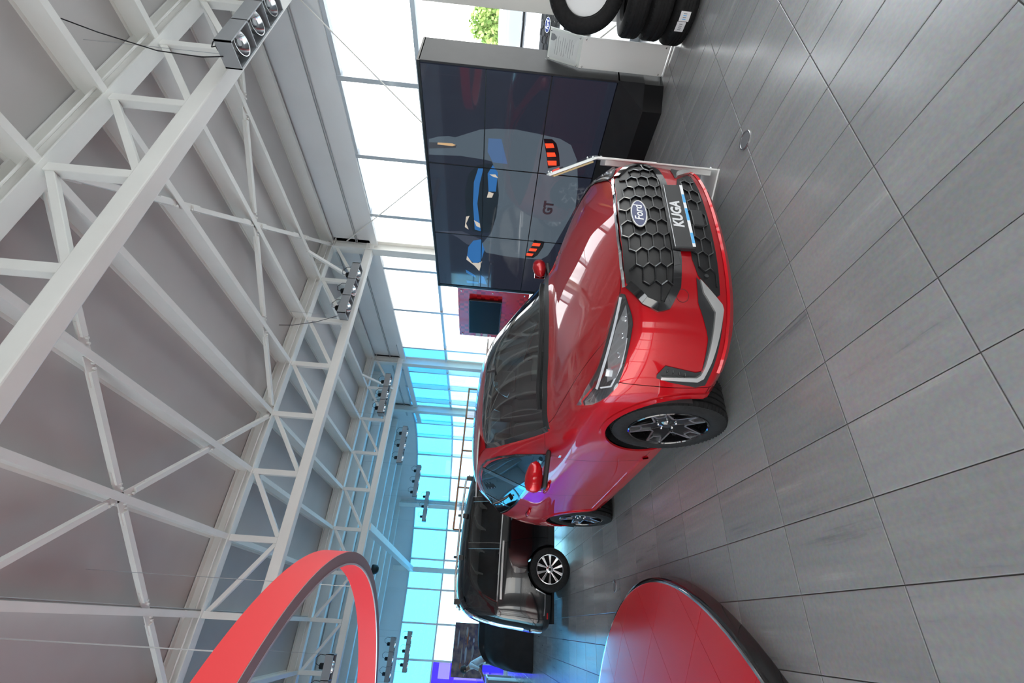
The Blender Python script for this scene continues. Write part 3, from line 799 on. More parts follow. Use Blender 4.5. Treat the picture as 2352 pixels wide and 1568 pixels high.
# ---- lower corner trims
FG = [(.41,-.87,.457),(.537,-.817,.318),(.56,-.807,.306),(.799,-.602,.314),(.853,-.492,.321),(.863,-.477,.372),(.86,-.503,.523),(.851,-.522,.606),(.842,-.543,.610),(.813,-.599,.578),(.824,-.57,.404),(.818,-.579,.372),(.703,-.722,.38),(.67,-.75,.394),(.548,-.825,.45)]
DF = (-.5,.85,0)
fg = patch(SBV, FG, DF, .004, .025, 0, name='corner_vent', m=SATINBLACK, parent=suv)
SV = [(.425,-.866,.440),(.541,-.816,.320),(.566,-.804,.312),(.782,-.63,.337),(.835,-.542,.352),(.848,-.522,.380),(.853,-.524,.585),(.844,-.538,.585),(.836,-.546,.392),(.826,-.559,.375),(.80,-.602,.366),(.583,-.80,.358),(.494,-.844,.425)]
patch(SBV, SV, DF, .016, .02, .016, name='silver_blade', m=SILVERTRIM, parent=suv)
for q in range(4):
    zz = .46 + q*.034
    for sg in (1,-1):
        h = SBV.ray_cast(Vector((sg*(.835-.002*q),-2,zz)), Vector((0,1,0)))
        if h[0]: obox('vent_fin', GLOSSBLACK, suv, h[0]+Vector((-sg*.0,-.004,0)), (.03,.02,.006), .001)
# ---- lower grille: same black panel for its shaded openings
LG = [(0,.475),(.30,.470),(.40,.445),(.505,.345),(.49,.325),(.30,.322),(0,.322)]
patch(SBV, mirror_outline(LG), FRONT, .003, .04, 0, name='lower_grille_shade_panel', m=GRDARK, parent=suv, both=False)
lgp = [(x*.96,z) for x,z in LG] + [(-x*.96,z) for x,z in reversed(LG) if x > 0]
hexmesh(lgp, -.52, .52, .345, .47, .104, .062, 'lower_grille_mesh')
h = surf_y(0,.40); obox('radar_cover', SATINBLACK, suv, h[0]+Vector((0,-.006,0)), (.13,.03,.07), .006)
for sg in (1,-1):
    h = surf_y(sg*.40,.40); mb = MB(); mb.cyl(h[0], h[0]+Vector((0,-.012,0)), .012, n=14); mb.build('parking_sensor', SATINBLACK, suv, ang=.6)
    pts = [(sg*.52+.034*math.cos(2*PI*k/24), -.9, .535+.034*math.sin(2*PI*k/24)) for k in range(24)]
strip(SBV, [(-.52+.034*math.cos(2*PI*k/24), -.9, .535+.034*math.sin(2*PI*k/24)) for k in range(24)], FRONT, .0035, .0008, 'tow_cover_ring', mat('red_dark_line',(.06,.002,.004),.4), suv, both=False, closed=True)
strip(SBV, [(x,-.9,z) for x,z in ((-.80,.262),(-.60,.262),(-.3,.262),(0,.262),(.3,.262),(.6,.262),(.80,.262))], FRONT, .05, .010, 'bumper_lip', RED, suv, both=False)
# ---- mirrors
for sg in (-1,1):
    mv = []; n = 20; rings = [(0,.0),(.10,.55),(.25,.80),(.50,1.0),(.75,.97),(.92,.78),(1.0,.35)]
    m_ = MB(); vs_ = []
    for (t, s_) in rings:
        for k in range(n):
            a = 2*PI*k/n; cx = sg*(.93+.235*t); cyy = .78 + .055*math.cos(a)*s_*(1.25 if math.cos(a) < 0 else .75) + .03*t; cz = 1.11 + .075*math.sin(a)*s_*(1 if math.sin(a) > 0 else .85) + .012*t
            vs_.append((cx, cyy, cz))
    fs_ = [(i*n+k, i*n+(k+1) % n, (i+1)*n+(k+1) % n, (i+1)*n+k) for i in range(len(rings)-1) for k in range(n)] + [tuple(range(n))[::-1], tuple((len(rings)-1)*n+k for k in range(n))]
    m_.add(vs_, fs_); mo = m_.build('wing_mirror', RED, suv, True)
    b_ = MB(); b_.beam((sg*.84,.80,1.01),(sg*1.13,.815,1.04),.09,.035); b_.build('mirror_base', SATINBLACK, mo, bevel=.012)
    g_ = MB(); g_.box(min(sg*.97,sg*1.145),.845,1.055,max(sg*.97,sg*1.145),.85,1.165); g_.build('mirror_glass', CHROME, mo, bevel=.004)
# ---- door handles, badge
for sg in (-1,1):
    for (y, z) in ((1.53,.925),(2.56,.985)):
        h = SBV.ray_cast(Vector((sg*3,y,z)), Vector((-sg,0,0)))
        mb = MB(); pts = [(h[0].x+sg*o_, y+dy, z+dz) for dy, o_, dz in ((-.12,.002,-.008),(-.10,.022,-.006),(0,.032,0),(.10,.024,.004),(.125,.002,.006))]
        mb.tube(pts, [.012,.016,.018,.016,.012], 10); mb.build('door_handle', RED, suv, True)
    h = SBV.ray_cast(Vector((sg*3,.74,.93)), Vector((-sg,0,0))); obox('side_badge', CHROME, suv, h[0]+Vector((sg*.002,0,0)), (.006,.05,.018), .002)
# ---- window mouldings, pillars, sill
def side_path(pts, wd, off, name, m):
    for sg in (-1,1): strip(SBV, [(sg*x,y,z) for x,y,z in pts], (-sg,0,0), wd, off, name, m, suv, both=False)
side_path([(3,.84,.99),(3,1.2,1.028),(3,1.72,1.072),(3,2.5,1.133),(3,2.95,1.2),(3,3.2,1.25)], .024, .005, 'belt_moulding', GLOSSBLACK)
side_path([(3,.86,1.0),(3,1.0,1.115),(3,1.16,1.235),(3,1.42,1.385),(3,1.66,1.485),(3,1.9,1.535),(3,2.2,1.548),(3,2.5,1.525),(3,2.85,1.465),(3,3.15,1.34)], .022, .005, 'window_frame', GLOSSBLACK)
side_path([(3,1.86,1.085),(3,1.93,1.525)], .11, .004, 'pillar_cover', GLOSSBLACK)
side_path([(3,2.72,1.17),(3,2.80,1.46)], .05, .004, 'rear_pillar_cover', GLOSSBLACK)
side_path([(3,.62,.30),(3,1.2,.30),(3,1.8,.30),(3,2.3,.31)], .05, .012, 'sill_moulding', RED)
# ---- windscreen surround, wipers
DW = (0,.35,-1)
edge = [(.76,.53,1.07),(.72,.80,1.20),(.68,1.05,1.33),(.64,1.30,1.46),(.60,1.45,1.535)]
strip(SBV, edge, DW, .05, .002, 'windscreen_edge', GLOSSBLACK, suv)
strip(SBV, [(-.60,1.42,1.53),(-.3,1.33,1.58),(0,1.30,1.595),(.3,1.33,1.58),(.60,1.42,1.53)], DW, .05, .002, 'windscreen_header', GLOSSBLACK, suv, both=False)
strip(SBV, [(-.76,.53,1.075),(-.55,.40,1.085),(-.28,.34,1.09),(0,.325,1.09),(.28,.34,1.09),(.55,.40,1.085),(.76,.53,1.075)], DW, .085, .002, 'cowl_panel', SATINBLACK, suv, both=False)
for pts in ([(-.62,.52,1.09),(-.30,.43,1.10),(.02,.39,1.10)],[(-.05,.40,1.12),(.25,.41,1.115),(.60,.50,1.10)]):
    strip(SBV, pts, DW, .016, .022, 'wiper', SATINBLACK, suv, both=False)
# ---- cabin
MB().prism([(.42,.80),(.50,1.03),(.75,1.055),(.98,1.02),(1.05,.80)], lambda u,v,t: (t,u,v), -.70, .70).build('dashboard', INTDARK, suv, bevel=.03)
MB().prism([(.62,1.04),(.70,1.10),(.86,1.10),(.92,1.02)], lambda u,v,t: (t,u,v), .22, .58).build('instrument_hood', INTDARK, suv, bevel=.02)
obox('infotainment_screen', GLOSSBLACK, suv, (0,.93,1.08), (.30,.015,.15), .006, (-.15,0,0))
MB().lathe([(.165,-.014),(.185,-.014),(.185,.014),(.165,.014)], (.38,1.13,1.03), (0,.90,-.42), 40, closed=True).build('steering_wheel', INTDARK, suv, ang=.8, bevel=.006)
b_ = MB(); b_.beam((.22,1.13,1.03),(.54,1.13,1.03),.05,.05,(0,.9,-.4)); b_.beam((.38,1.13,1.03),(.38,1.07,.90),.05,.05,(1,0,0)); b_.build('steering_spokes', INTDARK, suv, bevel=.01)
for x in (-.38,.38):
    st = MB().prism([(1.15,.48),(1.20,.64),(1.68,.60),(1.80,.66),(2.02,1.20),(1.94,1.24),(1.62,.66),(1.62,.48)], lambda u,v,t: (t+x,u,v), -.24, .24).build('front_seat', INTGREY, suv, bevel=.05, seg=3)
    hr = MB().box(x-.13,1.95,1.24,x+.13,2.05,1.43).build('headrest', INTGREY, suv, bevel=.04, seg=3)
MB().prism([(2.25,.50),(2.25,.68),(2.70,.66),(2.92,1.22),(3.02,1.20),(2.85,.50)], lambda u,v,t: (t,u,v), -.62, .62).build('rear_bench', INTGREY, suv, bevel=.05, seg=3)
for x in (-.40,0,.40): MB().box(x-.11,2.90,1.20,x+.11,2.98,1.36).build('rear_headrest', INTGREY, suv, bevel=.03, seg=2)
MB().box(-.12,1.06,1.42,.12,1.085,1.485).build('rear_view_mirror', SATINBLACK, suv, bevel=.015)
MB().cyl((0,1.075,1.48),(0,1.12,1.55),.012).build('mirror_stem', SATINBLACK, suv)
MB().box(-.62,1.5,1.575,.62,3.3,1.59).build('headliner', mat('headliner',(.45,.45,.44),.9), suv)
# ================================================================== video wall
SCREEN = mat('screen_glass', (.010,.011,.014), .06, 0, .6, .02, emit=(.010,.012,.020), es=1.)
HOUSE = noisy(mat('housing_grey', (.012,.013,.016), .55), (.010,.011,.014), (.015,.016,.019), 6)
KICK = mat('plinth_black', (.008,.008,.009), .35)
SHAPES = {
'body': [(3.3, 2.172), (3.17, 1.883), (3.138, 1.707), (3.124, 1.463), (3.15, 1.213), (3.182, 0.96), (3.249, 0.818), (3.446, 0.708), (3.817, 0.624), (4.166, 0.589), (4.569, 0.682), (4.93, 0.77), (5.127, 0.827), (5.224, 0.92), (5.235, 1.16), (5.225, 1.451), (5.182, 1.76), (5.016, 1.83), (4.765, 1.697), (4.448, 1.637), (4.074, 1.62), (3.743, 1.67), (3.575, 1.73), (3.56, 1.814), (3.54, 2.107), (3.566, 2.493), (3.357, 2.481), (3.31, 2.363), (3.291, 2.242)],
'blk1': [(3.202, 1.147), (3.197, 1.048), (3.246, 0.99), (3.377, 0.938), (3.541, 0.901), (3.594, 1.041), (3.395, 1.09)],
'r': [(3.261, 1.124), (3.25, 1.03), (3.304, 1.006), (3.32, 1.1)],
'r2': [(3.377, 1.087), (3.366, 0.991), (3.418, 0.968), (3.433, 1.069)],
'r3': [(3.486, 1.062), (3.474, 0.954), (3.54, 0.943), (3.551, 1.042)],
'blk2': [(4.819, 1.064), (4.838, 0.914), (4.95, 0.918), (5.134, 0.979), (5.204, 1.038), (5.207, 1.163), (5.144, 1.16), (4.972, 1.093)],
'r4': [(4.885, 1.075), (4.883, 0.964), (4.944, 0.975), (4.945, 1.087)],
'r5': [(5.001, 1.109), (5.0, 1.0), (5.057, 1.017), (5.057, 1.121)],
'r6': [(5.107, 1.145), (5.107, 1.04), (5.166, 1.062), (5.164, 1.158)],
'win': [(3.621, 1.813), (3.61, 1.718), (3.78, 1.657), (4.074, 1.62), (4.448, 1.637), (4.748, 1.697), (4.778, 1.796), (4.765, 1.957), (4.5, 2.054), (4.057, 2.066), (3.796, 2.014), (3.645, 1.908)],
'bl1': [(3.693, 1.896), (3.686, 1.832), (3.911, 1.872), (4.252, 1.901), (4.751, 1.846), (4.728, 1.933), (4.259, 1.959), (3.907, 1.949)],
'bl2': [(3.623, 1.717), (3.728, 1.649), (4.023, 1.662), (4.034, 1.757), (3.756, 1.777)],
'bl3': [(4.953, 1.952), (4.913, 1.841), (5.117, 1.781), (5.39, 1.833), (5.461, 1.93), (5.318, 2.048), (5.095, 2.027)],
'bl4': [(5.614, 2.07), (5.732, 1.919), (5.793, 1.903), (5.69, 2.061)],
'bl5': [(5.879, 2.062), (5.9, 1.865), (5.941, 1.865), (5.943, 2.053)],
'bl6': [(5.706, 1.838), (5.76, 1.775), (5.938, 1.724), (5.915, 1.855)],
'be1': [(5.29, 2.047), (5.437, 1.97), (5.431, 1.872), (5.38, 1.814), (5.623, 1.854), (5.505, 1.93), (5.377, 2.058)],
'be2': [(3.766, 1.755), (3.757, 1.68), (3.805, 1.645), (3.798, 1.7)],
'be3': [(4.034, 1.757), (4.054, 1.689), (4.127, 1.709), (4.135, 1.777)],
'be4': [(4.55, 1.946), (4.603, 1.861), (4.685, 1.853), (4.659, 1.909)],
'be5': [(4.5, 2.054), (4.478, 2.006), (4.628, 2.055), (4.739, 2.019), (4.696, 2.074)],
'refl': [(3.268, 1.782), (3.262, 1.632), (3.59, 1.539), (3.586, 1.719), (3.45, 1.786)],
'amber': [(3.39, 2.378), (3.382, 2.205), (3.4, 2.165), (3.419, 2.206), (3.416, 2.384)],
'mirr': [(3.396, 2.479), (3.391, 2.383), (3.399, 2.155), (3.435, 2.166), (3.483, 2.486)],
'car2': [(4.834, 2.508), (4.845, 2.299), (4.919, 2.183), (5.044, 2.045), (5.07, 1.839), (4.913, 1.841), (4.784, 2.116)],
'gt': [(4.21, 0.947), (4.123, 0.96), (4.299, 0.935)],
}
def pic(name, col, es=1.):
    return mat('picture_'+name, (.005,.005,.006), .06, 0, .6, .02, emit=col, es=es)
PCOL = {'body':pic('grey',(.050,.066,.082)),'blk':pic('black',(.003,.003,.004)),'r':pic('red',(.85,.055,.018)),'bl':pic('blue',(.018,.085,.23)),'be':pic('beige',(.36,.32,.27)),'win':pic('window',(.007,.010,.014)),'refl':pic('sheen',(.045,.085,.17)),'amber':pic('amber',(.38,.25,.13)),'mirr':pic('lamp',(.028,.030,.036)),'car':pic('dark_grey',(.030,.034,.048)),'badge':pic('badge',(.012,.014,.018))}
vw = empty('video_wall', (4.8,4.2,0), 0, 'black video wall of nine screens showing the tail of a sports car', 'video wall')
VX, V0, PW, PH, VZ = 0., -1.70, 1.175, .676, .478
for i in range(3):
    for j in range(3):
        y0, z0 = V0+i*PW, VZ+j*PH
        MB().box(0,y0+.003,z0+.003,.06,y0+PW-.003,z0+PH-.003).build('screen_panel', SCREEN, vw)
for j in (1,2): MB().box(-.006,V0,VZ+j*PH-.006,.02,V0+3*PW,VZ+j*PH+.006).build('bezel', KICK, vw)
for i in (1,2): MB().box(-.006,V0+i*PW-.006,VZ,.02,V0+i*PW+.006,VZ+3*PH).build('bezel', KICK, vw)
order = ['body','car2','mirr','amber','refl','win','bl1','bl2','bl3','bl4','bl5','bl6','be1','be2','be3','be4','be5','blk1','blk2','r','r2','r3','r4','r5','r6']
for k, nm in enumerate(order):
    key = nm if nm in PCOL else nm.rstrip('0123456789'); 
    x = -.0006-.00012*k
    mb = MB(); n = len(SHAPES[nm]); 
    pts = [(y-4.2, z) for y, z in SHAPES[nm]]
    r = delaunay_2d_cdt([Vector(p) for p in pts], [(i,(i+1) % n) for i in range(n)], [], 1, 1e-5)
    mb.add([(x,p.x,p.y) for p in r[0]], [tuple(f) for f in r[2]]); o = mb.build('screen_picture', PCOL[key], vw)
text_obj('screen_lettering', 'GT', .17, PCOL['badge'], vw, frame_mat((-.004,.01,.945), (0,-1,0), (0,0,1), (-1,0,0)), bold=.008)
# housing: back box, end panel, sloping base, plinth
MB().box(.07,V0,.45,.46,V0+3*PW,2.52).build('housing_back', HOUSE, vw, bevel=.008)
MB().box(.0,V0-.03,.45,.46,V0-.005,2.52).build('end_panel', HOUSE, vw, bevel=.004)
MB().box(-.01,V0-.03,VZ+3*PH,.46,V0+3*PW+.03,VZ+3*PH+.03).build('top_cap', KICK, vw)
MB().box(-.01,V0+3*PW,.0,.46,V0+3*PW+.05,VZ+3*PH+.03).build('far_end_panel', KICK, vw)
yb = V0+.12
bs = MB(); ye = V0+3*PW+.05
a_ = [(-.01,V0-.03,.47),(-.25,yb,.20),(-.25,yb,.0),(.46,V0-.03,.47),(.46,V0-.03,0),(-.01,V0-.03,0)]
bs.add([(0,V0-.03,.47),(-.24,yb,.20),(-.24,ye,.20),(0,ye,.47),(.45,V0-.03,.47),(.45,ye,.47),(.45,V0-.03,.20),(.45,ye,.20),(.0,V0-.03,.20)],
       [(0,1,2,3),(0,3,5,4),(4,5,7,6),(0,4,6,8),(0,8,1),(1,8,6,7,2),(3,2,7,5)])
bs.build('base_slope', HOUSE, vw)
pk = MB(); pl_ = [(-.235,yb+.01),(-.235,ye),(.44,ye),(.44,V0-.02),(.0,V0-.02)]
pk.prism(pl_, lambda u,v,t: (u,v,t), 0, .198); pk.build('plinth', KICK, vw)
# ================================================================== information stands
STWHITE = mat('stand_white', (.86,.87,.86), .35)
PAPER = mat('paper', (.80,.80,.82), .6)
INK = mat('ink_grey', (.28,.29,.32), .6)
ACRYL = glass('acrylic', (.97,.985,.98), .03)
def stand(loc, rz, label, paper):
    """local: reader on -x side, back toward +x, width along y"""
    t = empty('information_stand', loc, rz, label, 'display stand', 'white information stands')
    hw_ = .145
    MB().box(0,-hw_,.02,.012,hw_,.895).build('upright_panel', STWHITE, t, bevel=.003)
    MB().box(-.004,-hw_+.01,.46,0,hw_-.01,.885).build('front_sheet', STWHITE, t)
    MB().box(.0,-hw_,0,.26,hw_,.012).build('foot_plate', STWHITE, t, bevel=.003)
    MB().box(.012,-.10,.04,.05,.10,.82).build('back_box', STWHITE, t, bevel=.004)
    p0, p1 = Vector((.006,0,.885)), Vector((.155,0,1.215)); d = (p1-p0).normalized(); n_ = Vector((-d.z,0,d.x))
    MB().beam(p0, p1, 2*hw_, .010, up=n_).build('tilted_panel', STWHITE, t, bevel=.003)
    MB().beam(p0+n_*.016, p1+n_*.016+d*.01, 2*hw_+.012, .004, up=n_).build('acrylic_cover', ACRYL, t)
    if paper:
        pp = MB().beam(p0+n_*.008+d*.04, p1+n_*.008-d*.02, .25, .001, up=n_).build('leaflet', PAPER, t)
        for k in range(9):
            c = p0+n_*.010+d*(.09+.024*k); w_ = .17 if k % 3 else .10
            MB().beam(c+Vector((0,-w_/2,0)), c+Vector((0,w_/2,0)), .0035, .0006, up=n_).build('text_line', INK, pp)
        MB().prism([(-.03,.03),(.03,.03),(.03,-.005),(0,-.035),(-.03,-.005)], lambda u,v,q: tuple(p1-d*.05+n_*(.010+q)+Vector((0,u-.065,0))+d*v), 0, .0008).build('shield_mark', INK, pp)
    else:
        MB().beam(p0-n_*.016+d*.03, p1-n_*.016-d*.03, .20, .012, up=n_).build('leaflet_stack', mat('kraft',(.55,.42,.22),.7), t)
    for z in (.06,.86):
        for y in (-hw_+.02, hw_-.02):
            MB().cyl((0,y,z),(-.008,y,z),.008,n=10).build('standoff_screw', CHROME, t, True)
    for e_ in (p0+d*.03, p1-d*.02):
        for y in (-hw_+.02, hw_-.02):
            MB().cyl(e_+n_*.004+Vector((0,y,0)), e_+n_*.022+Vector((0,y,0)), .008, n=10).build('standoff_screw', CHROME, t, True)
    return t
CHROME = mat('chrome', (.86,.87,.88), .07, 1.)
stand((4.94,2.31,0), .06, 'white information stand with a printed leaflet beside the stacked tyres', True)
stand((2.985,2.10,0), 2.215, 'white information stand seen edge-on behind the nose of the red car', False)
# ================================================================== tyres
TYRE = noisy(mat('tyre_rubber', (.008,.008,.009), .75, spec=.3), (.006,.006,.0065), (.012,.012,.013), 40)
def loose_tyre(loc, rot, label, grp, r=.335, wd=.195, rim=.20):
    h = wd/2
    prof = [(rim,h-.045),(rim+.006,h-.012),(rim+.03,h),(r-.07,h+.004),(r-.022,h-.014),(r-.006,h-.032)]
    for k in range(4):
        a = h-.045-(wd-.09)*k/4; prof += [(r,a),(r,a-.020),(r-.008,a-.022),(r-.008,a-.028)]
    prof += [(r,-h+.045),(r-.006,-h+.032),(r-.022,-h+.014),(r-.07,-h-.004),(rim+.03,-h),(rim+.006,-h+.012),(rim,-h+.045),(rim+.02,-h+.055),(r-.03,-h+.05),(r-.03,h-.05),(rim+.02,h-.055)]
    mb = MB(); mb.lathe(prof, (0,0,0), (0,0,1), 72, closed=True)
    t = mb.build('tyre', TYRE, None, ang=.6); t.location = loc; t.rotation_euler = rot
    tag(t, label, 'tyre', grp)
    sp_ = MB()
    for k in range(60):
        a = 2*PI*k/60; c, s_ = math.cos(a), math.sin(a)
        for z, dz in ((h-.028,.02),(-h+.028,-.02)):
            sp_.beam(((r-.006)*c,(r-.006)*s_,z-dz*.6), ((r-.018)*c,(r-.018)*s_,z+dz*.5), .012, .008, up=(c,s_,0))
    tag(sp_.build('tread_blocks', TYRE, t), kind='stuff')
    return t
SX, SY = 4.86, 1.76
for k, lb in enumerate(('black tyre at the bottom of the stack, bearing two white labels', 'black tyre in the middle of the lying stack', 'black tyre on top of the lying stack, under the upright tyre')):
    t = loose_tyre((SX+.02*(k % 2), SY-.01*k, .103+.204*k+.004), (0,0,.3*k), lb, 'stacked tyres')
    if k == 0:
        for (a0, zz, w_, h_, nm) in ((2.95,.02,.085,.075,'tyre_label'),(3.20,.01,.075,.085,'energy_label')):
            a = a0
            lbv = []
            for q in range(7):
                aa = a + (q/6-.5)*w_/.335
                for z in (zz-h_/2, zz+h_/2): lbv.append((.338*math.cos(aa), .338*math.sin(aa), z))
            o = MB().add(lbv, [(2*q,2*q+2,2*q+3,2*q+1) for q in range(6)]).build(nm, PAPER, t)
            for q in range(4):
                aa = a + (q/3-.5)*w_*.55/.335
                mk = MB(); mk.beam((.3395*math.cos(aa),.3395*math.sin(aa),zz-.012), (.3395*math.cos(aa),.3395*math.sin(aa),zz+.016), .006, .0006, up=(math.cos(aa),math.sin(aa),0))
                mk.build('label_mark', INK if nm == 'tyre_label' or q % 2 else mat('plate_blue', (.10,.45,.85), .4), o)
va_ = math.atan2(-.94,-.34)
up_t = loose_tyre((SX-.02, SY-.02, .622+.337), (PI/2, 0, math.atan2(-SX,-SY)*-1+PI+.0), 'black tyre standing upright on the stack with a white sign in its hub', 'stacked tyres')
sg_ = MB(); sg_.lathe([(0,.03),(.195,.03),(.195,.036),(0,.036)], (0,0,0), (0,0,1), 40); so = sg_.build('hub_sign', mat('sign_white',(.78,.79,.80),.5), up_t, ang=.5)
# ================================================================== turntable platform and hanging ring
RDECK = mat('red_deck', (.60,.010,.016), .22, 0, .35, .08)
PC, PR_, PZ = Vector((-2.06,4.13)), 2.436, .10
pf = empty('round_platform', (PC.x,PC.y,0), 0, 'low round red display platform with a dark chrome rim', 'platform')
MB().lathe([(0,0),(PR_+.045,0),(PR_+.05,.012),(PR_+.035,.085),(PR_+.012,PZ-.004),(PR_,PZ-.004),(PR_-.01,PZ-.02),(0,PZ-.02)], (0,0,0), (0,0,1), 128).build('rim', mat('platform_rim',(.03,.03,.032),.12,.6,1.,.03), pf, ang=.6)
MB().lathe([(PR_+.000,PZ-.006),(PR_+.000,PZ+.003),(PR_+.012,PZ+.003),(PR_+.014,PZ-.006)], (0,0,0), (0,0,1), 128, closed=True).build('rim_trim', mat('chrome'), pf, ang=.6)
S2 = math.sqrt(.5); T_ = .577; u0 = 2.929-(PC.x+PC.y)*S2; v0 = 2.868-(-PC.x+PC.y)*S2
circ_ = [(PR_*math.cos(2*PI*k/160), PR_*math.sin(2*PI*k/160)) for k in range(160)]
def clip(poly, a, b, c):      # keep a*x+b*y<=c
    o = []
    for i in range(len(poly)):
        p, q = poly[i-1], poly[i]; dp, dq = a*p[0]+b*p[1]-c, a*q[0]+b*q[1]-c
        if dp*dq < 0: t = dp/(dp-dq); o.append((p[0]+(q[0]-p[0])*t, p[1]+(q[1]-p[1])*t))
        if dq <= 0: o.append(q)
    return o
g2 = .0016
for i in range(-6, 7):
    for j in range(-6, 7):
        ua, ub, va2, vb = u0+i*T_+g2, u0+(i+1)*T_-g2, v0+j*T_+g2, v0+(j+1)*T_-g2
        p = circ_
        for (a,b,c) in ((S2,S2,ub),(-S2,-S2,-ua),(-S2,S2,vb),(S2,-S2,-va2)):
            p = clip(p, a, b, c)
            if len(p) < 3: break
        if len(p) < 3: continue
        MB().prism(p, lambda u,v,t: (u,v,t), PZ-.02, PZ).build('deck_panel', RDECK, pf)
RINGR = mat('ring_red', (.93,.045,.055), .5); RINGG = mat('ring_grey', (.30,.28,.30), .5)
rg = empty('hanging_ring', (-2.03,4.21,2.46), 0, 'large red ring with a grey underside hanging from the roof over the platform', 'ceiling ring')
RO, RI, RH = 2.485, 2.395, .19
MB().lathe([(RO,0.004),(RO,RH),(RO-.004,RH),(RO-.004,.004)], (0,0,0), (0,0,1), 160, closed=True).build('outer_band', RINGR, rg, ang=.5)
MB().lathe([(RI,.004),(RI+.004,.004),(RI+.004,RH),(RI,RH)], (0,0,0), (0,0,1), 160, closed=True).build('inner_band', RINGR, rg, ang=.5)
MB().lathe([(RI+.012,0),(RO-.001,0),(RO-.001,.008),(RI+.012,.008)], (0,0,0), (0,0,1), 160, closed=True).build('underside', RINGG, rg, ang=.5)
MB().lathe([(RI-.001,-.003),(RI+.012,-.003),(RI+.012,.006),(RI-.001,.006)], (0,0,0), (0,0,1), 160, closed=True).build('edge_strip', mat('ring_edge',(.75,.75,.76),.35,.6), rg, ang=.5)
for k in range(6):
    a = 2*PI*k/6+.35; r_ = (RO+RI)/2
    MB().cyl((r_*math.cos(a),r_*math.sin(a),RH-.02),(r_*math.cos(a),r_*math.sin(a),ZC-2.46),.003,n=6).build('suspension_cable', mat('cable_steel',(.55,.55,.56),.4,.8), rg)
# ================================================================== spot light fixtures
FXG = mat('fixture_grey', (.33,.34,.35), .4, .3); FXB = mat('fixture_black', (.012,.012,.013), .5); REFL = mat('lamp_silver', (.75,.76,.77), .15, 1.)
def fixture(x, y, z, rz, label, ln=1.12):
    t = empty('spotlight_fixture', (x,y,z), rz, label, 'light fixture', 'triple spotlight fixtures')
    hx, hy, hz = ln/2, .115, .07
    fr = MB()
    fr.box(-hx,-hy,-hz,hx,-hy+.012,hz); fr.box(-hx,hy-.012,-hz,hx,hy,hz)
    for k in range(4):
        c = -hx + .006 + (ln-.012)*k/3; fr.box(c-.006,-hy,-hz,c+.006,hy,hz)
    fr.build('frame', FXG, t)
    for k in range(3):
        c = -hx + ln*(k+.5)/3
        MB().box(c-.13,-hy+.012,.02,c+.13,hy-.012,.03).build('mounting_plate', FXG, t)
        lp = MB().lathe([(.0,.055),(.03,.05),(.075,.0),(.092,-.055),(.098,-.055),(.098,-.03),(.05,.065),(0,.07)], (c,0,0), (0,.25,1), 28).build('lamp', REFL, t, ang=.6)
        MB().lathe([(0,-.02),(.028,-.02),(.028,-.035),(0,-.035)], (c,-.01,0), (0,.25,1), 16).build('bulb_cap', FXG, lp, ang=.6)
        hs_ = MB()
        for q in range(5): hs_.lathe([(.0,.07+.022*q),(.048,.07+.022*q),(.048,.08+.022*q),(0,.08+.022*q)], (c,.0,0), (0,.25,1), 16)
        hs_.build('heat_sink', FXB, t)
        MB().tube([(c,.03,.17),(c+.03,.06,.25),(c+.11,.06,.27),(c+.17,.03,.20),(c+.16,0,.05)], .005, 6).build('cord', FXB, t, True)
    for k in (-1,1):
        MB().cyl((k*(hx-.01),0,hz),(k*(hx-.01),0,ZC-z),.0025,n=6).build('suspension_cable', mat('cable_steel'), t)
    return t
def wire(pts, label):
    o = MB().tube(pts, .005, 6).build('power_cable', FXB, None, True); tag(o, label, 'cable', 'power cables of the spotlights')
FX = [(4.52,2.17,3.95,'large grey triple spotlight fixture nearest the camera at the top edge of the picture'),
      (4.92,6.60,4.14,'grey triple spotlight fixture hanging just before the second roof truss'),
      (4.96,11.0,4.24,'grey triple spotlight fixture just before the third roof truss'),
      (4.42,13.3,3.98,'grey triple spotlight fixture hanging before the curved header, fourth from the camera'),
      (4.25,16.6,3.86,'grey triple spotlight fixture hanging before the curved glass corner'),
      (3.85,18.7,3.66,'grey triple spotlight fixture farthest away, silhouetted against the blue panes'),
      (-.96,17.0,3.85,'grey triple spotlight fixture beside the ring, nearer of the two at the far end'),
      (-.80,18.3,3.52,'grey triple spotlight fixture silhouetted on the end wall beside the ring'),
      (-1.10,10.0,3.92,'grey triple spotlight fixture seen through the hanging ring')]
for x, y, z, lb in FX: fixture(x, y, z, 0, lb)
wire([(3.935,2.17,3.98),(3.91,2.18,4.15),(3.90,2.16,4.5),(3.88,2.05,4.9),(3.87,1.97,5.12)], 'black power cable rising from the nearest spotlight fixture to the ceiling')
wire([(4.36,6.60,4.22),(4.2,6.6,4.55),(4.1,6.6,4.9),(4.08,6.6,5.12)], 'thin power cable rising from the spotlight fixture at the second truss')
